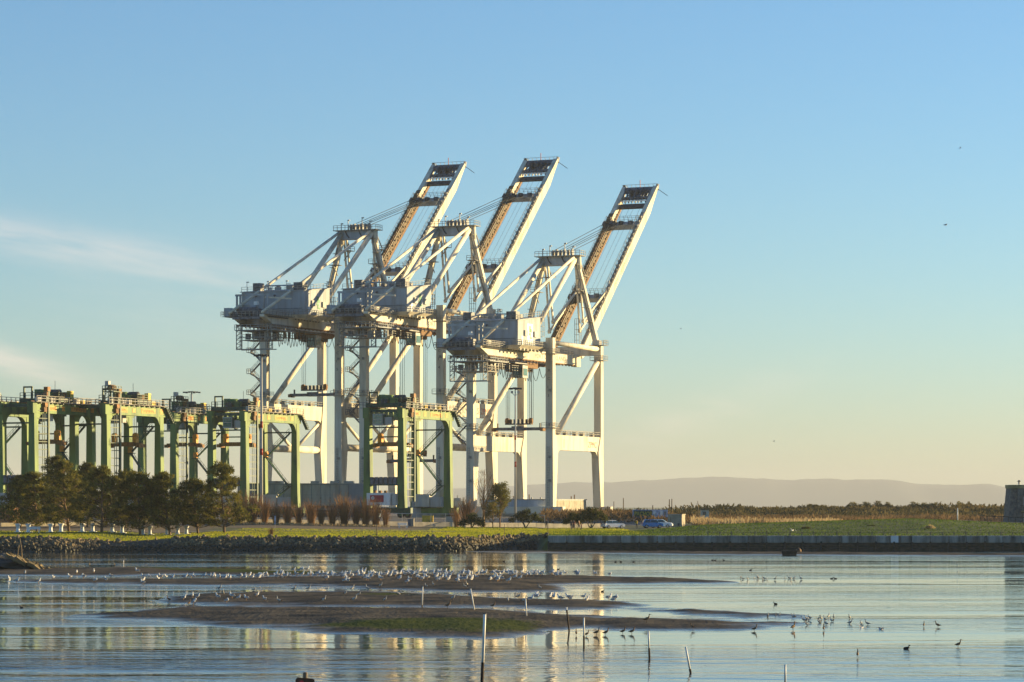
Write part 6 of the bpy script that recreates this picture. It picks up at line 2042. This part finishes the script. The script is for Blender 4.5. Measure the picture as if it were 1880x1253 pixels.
# ------------------------------------------------------------------ birds
def ell(mb, c, rx, ry, rz, n=8, m=6, mi=0, tilt=0.0):
    rings = []
    for j in range(m + 1):
        a = math.pi * j / m
        x, rr = -math.cos(a), max(.02, math.sin(a))
        ring = []
        for i in range(n):
            b = 2 * math.pi * i / n
            p = Vector((x * rx, math.cos(b) * rr * ry, math.sin(b) * rr * rz))
            p = Matrix.Rotation(tilt, 3, 'Y') @ p
            ring.append(p + Vector(c))
        rings.append(ring)
    mb.loft(rings, mi)
def gull_mesh(name, pose='stand', s=1.0):
    mb = MB()
    if pose == 'fly':
        ell(mb, (0, 0, 0), .25, .08, .08, mi=0)
        ell(mb, (.24, 0, .02), .08, .05, .05, 6, 4, 0)
        for q in (-1, 1):
            mb.loft([[(.1, q * .05, .03), (-.12, q * .05, .03), (-.12, q * .05, .015), (.1, q * .05, .015)], [(.13, q * .32, .16), (-.05, q * .32, .16), (-.05, q * .32, .15), (.13, q * .32, .15)], [(-.08, q * .68, .06), (-.13, q * .68, .06), (-.13, q * .68, .055), (-.08, q * .68, .055)]], 1)
        mb.add([(-.22, -.03, 0), (-.22, .03, 0), (-.36, .06, .01), (-.36, -.06, .01)], [(0, 1, 2, 3)])
        return mb.mesh(name, ['gull_white', 'gull_grey'], False)
    lg = .14 if pose != 'rest' else .0
    ell(mb, (0, 0, lg + .13), .23, .095, .105, mi=0, tilt=-.12)                                   # body
    if pose == 'preen':
        ell(mb, (.12, .03, lg + .27), .10, .05, .055, 7, 5, 0, .6)
    else:
        ell(mb, (.17, 0, lg + .24), .07, .05, .11, 7, 5, 0, .25)                                  # neck
        ell(mb, (.21, 0, lg + .35), .075, .05, .055, 7, 5, 0)                                     # head
        mb.loft([[(.27, -.012, lg + .35), (.27, .012, lg + .35), (.27, 0, lg + .325)], [(.35, -.003, lg + .335), (.35, .003, lg + .335), (.35, 0, lg + .325)]], 3)
    for q in (-1, 1):                                                                             # folded wings
        mb.loft([[(.12, q * .085, lg + .19), (.12, q * .10, lg + .13), (.12, q * .07, lg + .09)], [(-.1, q * .08, lg + .21), (-.1, q * .10, lg + .14), (-.1, q * .07, lg + .09)], [(-.25, q * .035, lg + .15), (-.25, q * .05, lg + .12), (-.25, q * .03, lg + .10)]], 1)
        mb.loft([[(-.22, q * .02, lg + .15), (-.22, q * .045, lg + .12), (-.22, q * .02, lg + .11)], [(-.37, q * .008, lg + .12), (-.37, q * .018, lg + .11), (-.37, q * .008, lg + .105)]], 2)
        if lg:
            mb.tube([(.02, q * .04, 0), (.02, q * .04, lg + .05)], .012, 4, 3)
            mb.add([(.02, q * .04 - .02, .004), (.09, q * .04 - .03, .004), (.09, q * .04 + .03, .004)], [(0, 1, 2)], 3)
    mb.box(-.13, .08, -.075, .075, lg + .185, lg + .222, 1)                                       # grey back
    return mb.mesh(name, ['gull_white', 'gull_grey', 'gull_dark', 'gull_leg'], False)
GM = [gull_mesh('gull'), gull_mesh('gull', 'preen'), gull_mesh('gull', 'rest'), gull_mesh('gull')]
GF = gull_mesh('flying_gull', 'fly')
def wader_mesh(name, bill, leg, mat):
    mb = MB()
    ell(mb, (0, 0, leg + .1), .17, .075, .085, mi=0, tilt=-.35)
    mb.tube([(.12, 0, leg + .14), (.16, 0, leg + .26), (.17, 0, leg + .34)], [.055, .035, .03], 7)
    ell(mb, (.19, 0, leg + .37), .055, .035, .038, 7, 5, 0)
    mb.tube([(.23, 0, leg + .37), (.23 + bill * .5, 0, leg + .36), (.23 + bill, 0, leg + .33 - bill * .2)], [.012, .009, .005], 5, 2)
    mb.loft([[(-.12, -.03, leg + .12), (-.12, .03, leg + .12), (-.12, 0, leg + .06)], [(-.27, -.02, leg + .05), (-.27, .02, leg + .05), (-.27, 0, leg + .03)]], 1)
    for q in (-1, 1):
        mb.loft([[(.1, q * .06, leg + .15), (.1, q * .08, leg + .1), (.1, q * .05, leg + .05)], [(-.2, q * .03, leg + .1), (-.2, q * .045, leg + .06), (-.2, q * .02, leg + .04)]], 1)
        mb.tube([(.0, q * .03, -.03), (.0, q * .03, leg + .06)], .009, 4, 2)
    return mb.mesh(name, [mat, 'brown_bird', 'gull_dark'], False)
CUR = wader_mesh('curlew', .16, .18, 'brown_bird')
SAN = wader_mesh('sandpiper', .05, .09, 'off_white')
def duck_mesh():
    mb = MB()
    ell(mb, (0, 0, .07), .22, .10, .09, mi=0, tilt=-.08)
    mb.tube([(.15, 0, .1), (.18, 0, .22)], [.05, .035], 7)
    ell(mb, (.21, 0, .25), .065, .04, .045, 7, 5, 0)
    mb.box(.26, .33, -.02, .02, .235, .25)
    return mb.mesh('duck', 'duck', True)
DUK = duck_mesh()
def put(name, me, loc, rz, s, label, cat, group=None):
    o = link(name, me)
    o.location, o.rotation_euler, o.scale = loc, (0, 0, rz), (s, s, s)
    return tag(o, label, cat, group)
rb = random.Random(77)
placed = []
def flock(n, xs_, ys_fn, s0, s1, label, group, me=None, name='gull', cat='gull', need=-.02):
    k = tries = 0
    while k < n and tries < n * 60:
        tries += 1
        px = xs_(rb)
        py = ys_fn(px, rb)
        g = G(px, py, .0)
        z = mud_z(g.x, g.y)
        if z < need:
            continue
        if any((g.x - a) ** 2 + ((g.y - b) * .5) ** 2 < .16 for a, b in placed):
            continue
        placed.append((g.x, g.y))
        m = me or GM[rb.choices((0, 1, 2, 3), (5, 2, 1.5, 3))[0]]
        put(name, m, (g.x, g.y, max(z, -.04)), rb.choice((0, 0, 3.14, rb.uniform(0, 6.3))) + rb.uniform(-.6, .6), .84 * rb.uniform(s0 * .9, s1), label, cat, group)
        k += 1
flock(30, lambda r: r.uniform(500, 1120), lambda x, r: 1053.5 + (x - 500) * .008 + r.uniform(-.6, .9), .95, 1.2, 'gull in the line on the far edge of the bar', 'gulls on the far edge of the bar')
flock(135, lambda r: r.triangular(440, 1130, 800), lambda x, r: 1061 + r.gauss(0, 2.2), .9, 1.2, 'gull in the dense flock', 'gulls in the dense flock')
flock(46, lambda r: r.triangular(580, 1010, 780), lambda x, r: 1070 + r.uniform(-3, 7), .95, 1.25, 'gull at the near side of the dense flock', 'gulls at the near side of the flock')
flock(34, lambda r: r.uniform(290, 560), lambda x, r: 1066 + r.gauss(0, 1.8), .9, 1.2, 'gull in the loose line left of the dense flock', 'gulls left of the dense flock', need=-.13)
flock(12, lambda r: r.uniform(330, 500), lambda x, r: 1106 + r.uniform(-5, 4), .8, 1.0, 'small gull by the wet edge left of the middle bar', 'gulls left of the middle bar', need=-.13)
flock(16, lambda r: r.uniform(960, 1140), lambda x, r: 1104 + r.uniform(-3, 5), .9, 1.1, 'gull on the thin spit right of the leaning white pole', 'gulls on the thin spit', need=-.13)
flock(26, lambda r: r.uniform(400, 1000), lambda x, r: r.choice((1099, 1083, 1110)) + r.uniform(-2, 2), .8, 1.1, 'tiny pale sandpiper feeding on the mud', 'sandpipers on the mud', SAN, 'sandpiper', 'sandpiper', -.13)
for k in range(18):
    px, py = rb.uniform(5, 300), rb.choice((1055, 1062, 1071)) + rb.uniform(-2, 3)
    g = G(px, py)
    put('gull', GM[k % 4], (g.x, g.y, max(-.03, mud_z(g.x, g.y))), rb.uniform(0, 6), rb.uniform(.75, 1.0), 'small gull standing in the shallows at the left', 'gull', 'gulls in the left shallows')
ORD = ['first', 'second', 'third', 'fourth', 'fifth', 'sixth', 'seventh', 'eighth', 'ninth', 'tenth', 'eleventh', 'twelfth', 'thirteenth', 'fourteenth', 'fifteenth', 'sixteenth', 'seventeenth', 'eighteenth', 'nineteenth', 'twentieth', 'twenty-first', 'twenty-second', 'twenty-third', 'twenty-fourth', 'twenty-fifth', 'twenty-sixth', 'twenty-seventh', 'twenty-eighth', 'twenty-ninth', 'thirtieth', 'thirty-first', 'thirty-second', 'thirty-third', 'thirty-fourth', 'thirty-fifth', 'thirty-sixth']
for k in range(26):
    px = rb.gauss(1485, 62)
    g = G(px, 1141 + rb.uniform(-8, 8) + (px - 1490) * .03)
    put('sandpiper', SAN, (g.x, g.y, -.03), rb.uniform(0, 6), rb.uniform(.42, .65), 'tiny shore bird in the loose right-hand flock', 'sandpiper', 'sandpipers in the right shallows')
for k in range(16):
    g = G(rb.uniform(1360, 1480), 1063.5 + rb.uniform(-1.5, 2))
    put('sandpiper', SAN, (g.x, g.y, -.02), rb.uniform(0, 6), rb.uniform(.5, .75), 'tiny shore bird at the tip of the gull bar', 'sandpiper', 'sandpipers at the bar tip')
for k, (px, py, rz, s, lab) in enumerate(((1058, 1167, 1.6, 1.0, 'curlew facing away, leftmost of the wading row'), (1077, 1168, .5, .9, 'curlew just right of the white pole in the row'), (1095, 1166, .3, 1.05, 'curlew third from the left in the wading row'), (1112, 1166, .2, 1.05, 'curlew in the middle of the wading row'), (1143.5, 1163.5, .4, 1.0, 'curlew second from the right in the wading row'), (1160, 1164, .2, 1.05, 'curlew rightmost of the wading row'), (1187, 1150, .1, 1.2, 'curlew standing on the bar above the wading row'), (1272, 1157, 3.0, .8, 'brown wader alone in the shallows right of the bar'), (1385, 1159, .4, 1.0, 'brown wader left of the right-hand flock'), (1456, 1157, .9, 1.25, 'large brown wader at the left of the right-hand flock'), (1512, 1158, 1.4, 1.0, 'dark wader right of the right-hand flock'), (1574.5, 1207, 1.4, 1.05, 'sunlit brown wader in the right foreground water'), (1696, 1151, 1.3, .9, 'pale brown wader, left one of two at far right'), (1722, 1152, 2.9, 1.0, 'dark brown wader, right one of two at far right'), (1759, 1188, .3, 1.0, 'dark wader nearest the right edge'), (822, 1125.5, .2, 1.2, 'tall brown wader on the bar below the upright pole'), (310, 1107, 2.6, 1.1, 'brown wader at the left tip of the middle bar'), (347, 1111, 1.0, 1.0, 'brown wader second from the left tip of the middle bar'), (905, 1116, .3, 1.1, 'brown wader right of the leaning white pole'))):
    g = G(px, py)
    z = mud_z(g.x, g.y)
    put('curlew', CUR, (g.x, g.y, z if z > 0 else -.06), rz, s * .66, lab, 'curlew', 'curlews and other large waders')
for k, (px, py, rz, s, lab) in enumerate(((1664, 1192, 0, 1.0, 'dark duck afloat alone in the right foreground'), (1424, 1110, 3.0, .9, 'pale duck afloat right of the thin spit'), (1106, 1087, .2, .9, 'duck with a wake right of the gull bar'), (925, 1031.5, 0, 1, 'small dark duck on the far water, left of the crane reflection'), (1130, 1032.5, 0, 1, 'small dark duck on the far water, left of a close pair'), (1140, 1032.5, 3, 1, 'small dark duck on the far water, right of a close pair'), (1163, 1032.5, 0, 1, 'small dark duck alone right of the close pair'), (1308, 1029.5, 0, 1, 'dark duck, left of three on the far right water'), (1313, 1029.5, 0, 1, 'dark duck, middle of three on the far right water'), (1329, 1029.5, 3, 1, 'dark duck, right of three on the far right water'), (1025, 1046.5, 0, 1, 'dark duck beyond the gull bar'), (1378, 1048, 0, 1, 'dark duck alone beyond the bar tip'), (1527, 1063.5, 0, 1, 'dark duck, left of a pair far right'), (1534, 1063.5, 3, 1, 'dark duck, right of a pair far right'), (40, 1117, 3, .9, 'duck afloat near the left edge'))):
    put('duck', DUK, G(px, py, -.0), rz, s * .62, lab, 'duck')
for k, (px, py, y, rz, s, lab) in enumerate(((1763, 272, 420, .2, 1.0, 'dark bird gliding high in the upper right sky'), (1736, 413.5, 260, .3, 1.0, 'white gull flying at the right below the highest bird'), (1250, 604, 500, 0, 1.0, 'small bird flying right of the nearest crane boom'), (1421, 810.5, 480, .1, 1.0, 'small dark bird flying low over the hills'), (1450, 836, 600, .5, .9, 'tiny bird flying just under the low flying one'), (1455, 974, 408, 1.0, 1.3, 'white gull flying low in front of the mound'), (455, 1070, 238, 1.2, 1.3, 'gull with spread wings landing in the flock'), (1617, 1156, 146, .4, .7, 'small bird flying low over the right shallows'), (1582, 1153, 148, .9, .7, 'small dark bird skimming the right shallows'))):
    o = put('flying_gull', GF, P(px, py, y), rz, s * (.55 if py < 900 else .8), lab, 'bird')
    o.rotation_euler = (.25 * (k % 3 - 1), -.1, rz)

# each bird of a short row is told apart by its place in the row; in the dense flock by what it does
groups = {}
for o in COL.objects:
    g = o.get('group')
    if g and ('gulls' in g or 'sandpipers' in g):
        groups.setdefault(g, []).append(o)
for g, os_ in groups.items():
    if len(os_) <= 36:
        os_.sort(key=lambda o: o.location.x / o.location.y)
        for i, o in enumerate(os_):
            o['label'] = '%s from the left, %s' % (ORD[i], o['label'])
    else:
        act = {GM[0].name: 'standing', GM[1].name: 'preening', GM[2].name: 'resting', GM[3].name: 'standing'}
        for o in os_:
            side = 'left part' if o.location.x / o.location.y < -.045 else ('right part' if o.location.x / o.location.y > -.008 else 'middle')
            o['label'] = '%s, %s, %s' % (o['label'], side, act.get(o.data.name, 'standing'))
            o['group'] = g + ', ' + side + ', ' + act.get(o.data.name, 'standing')
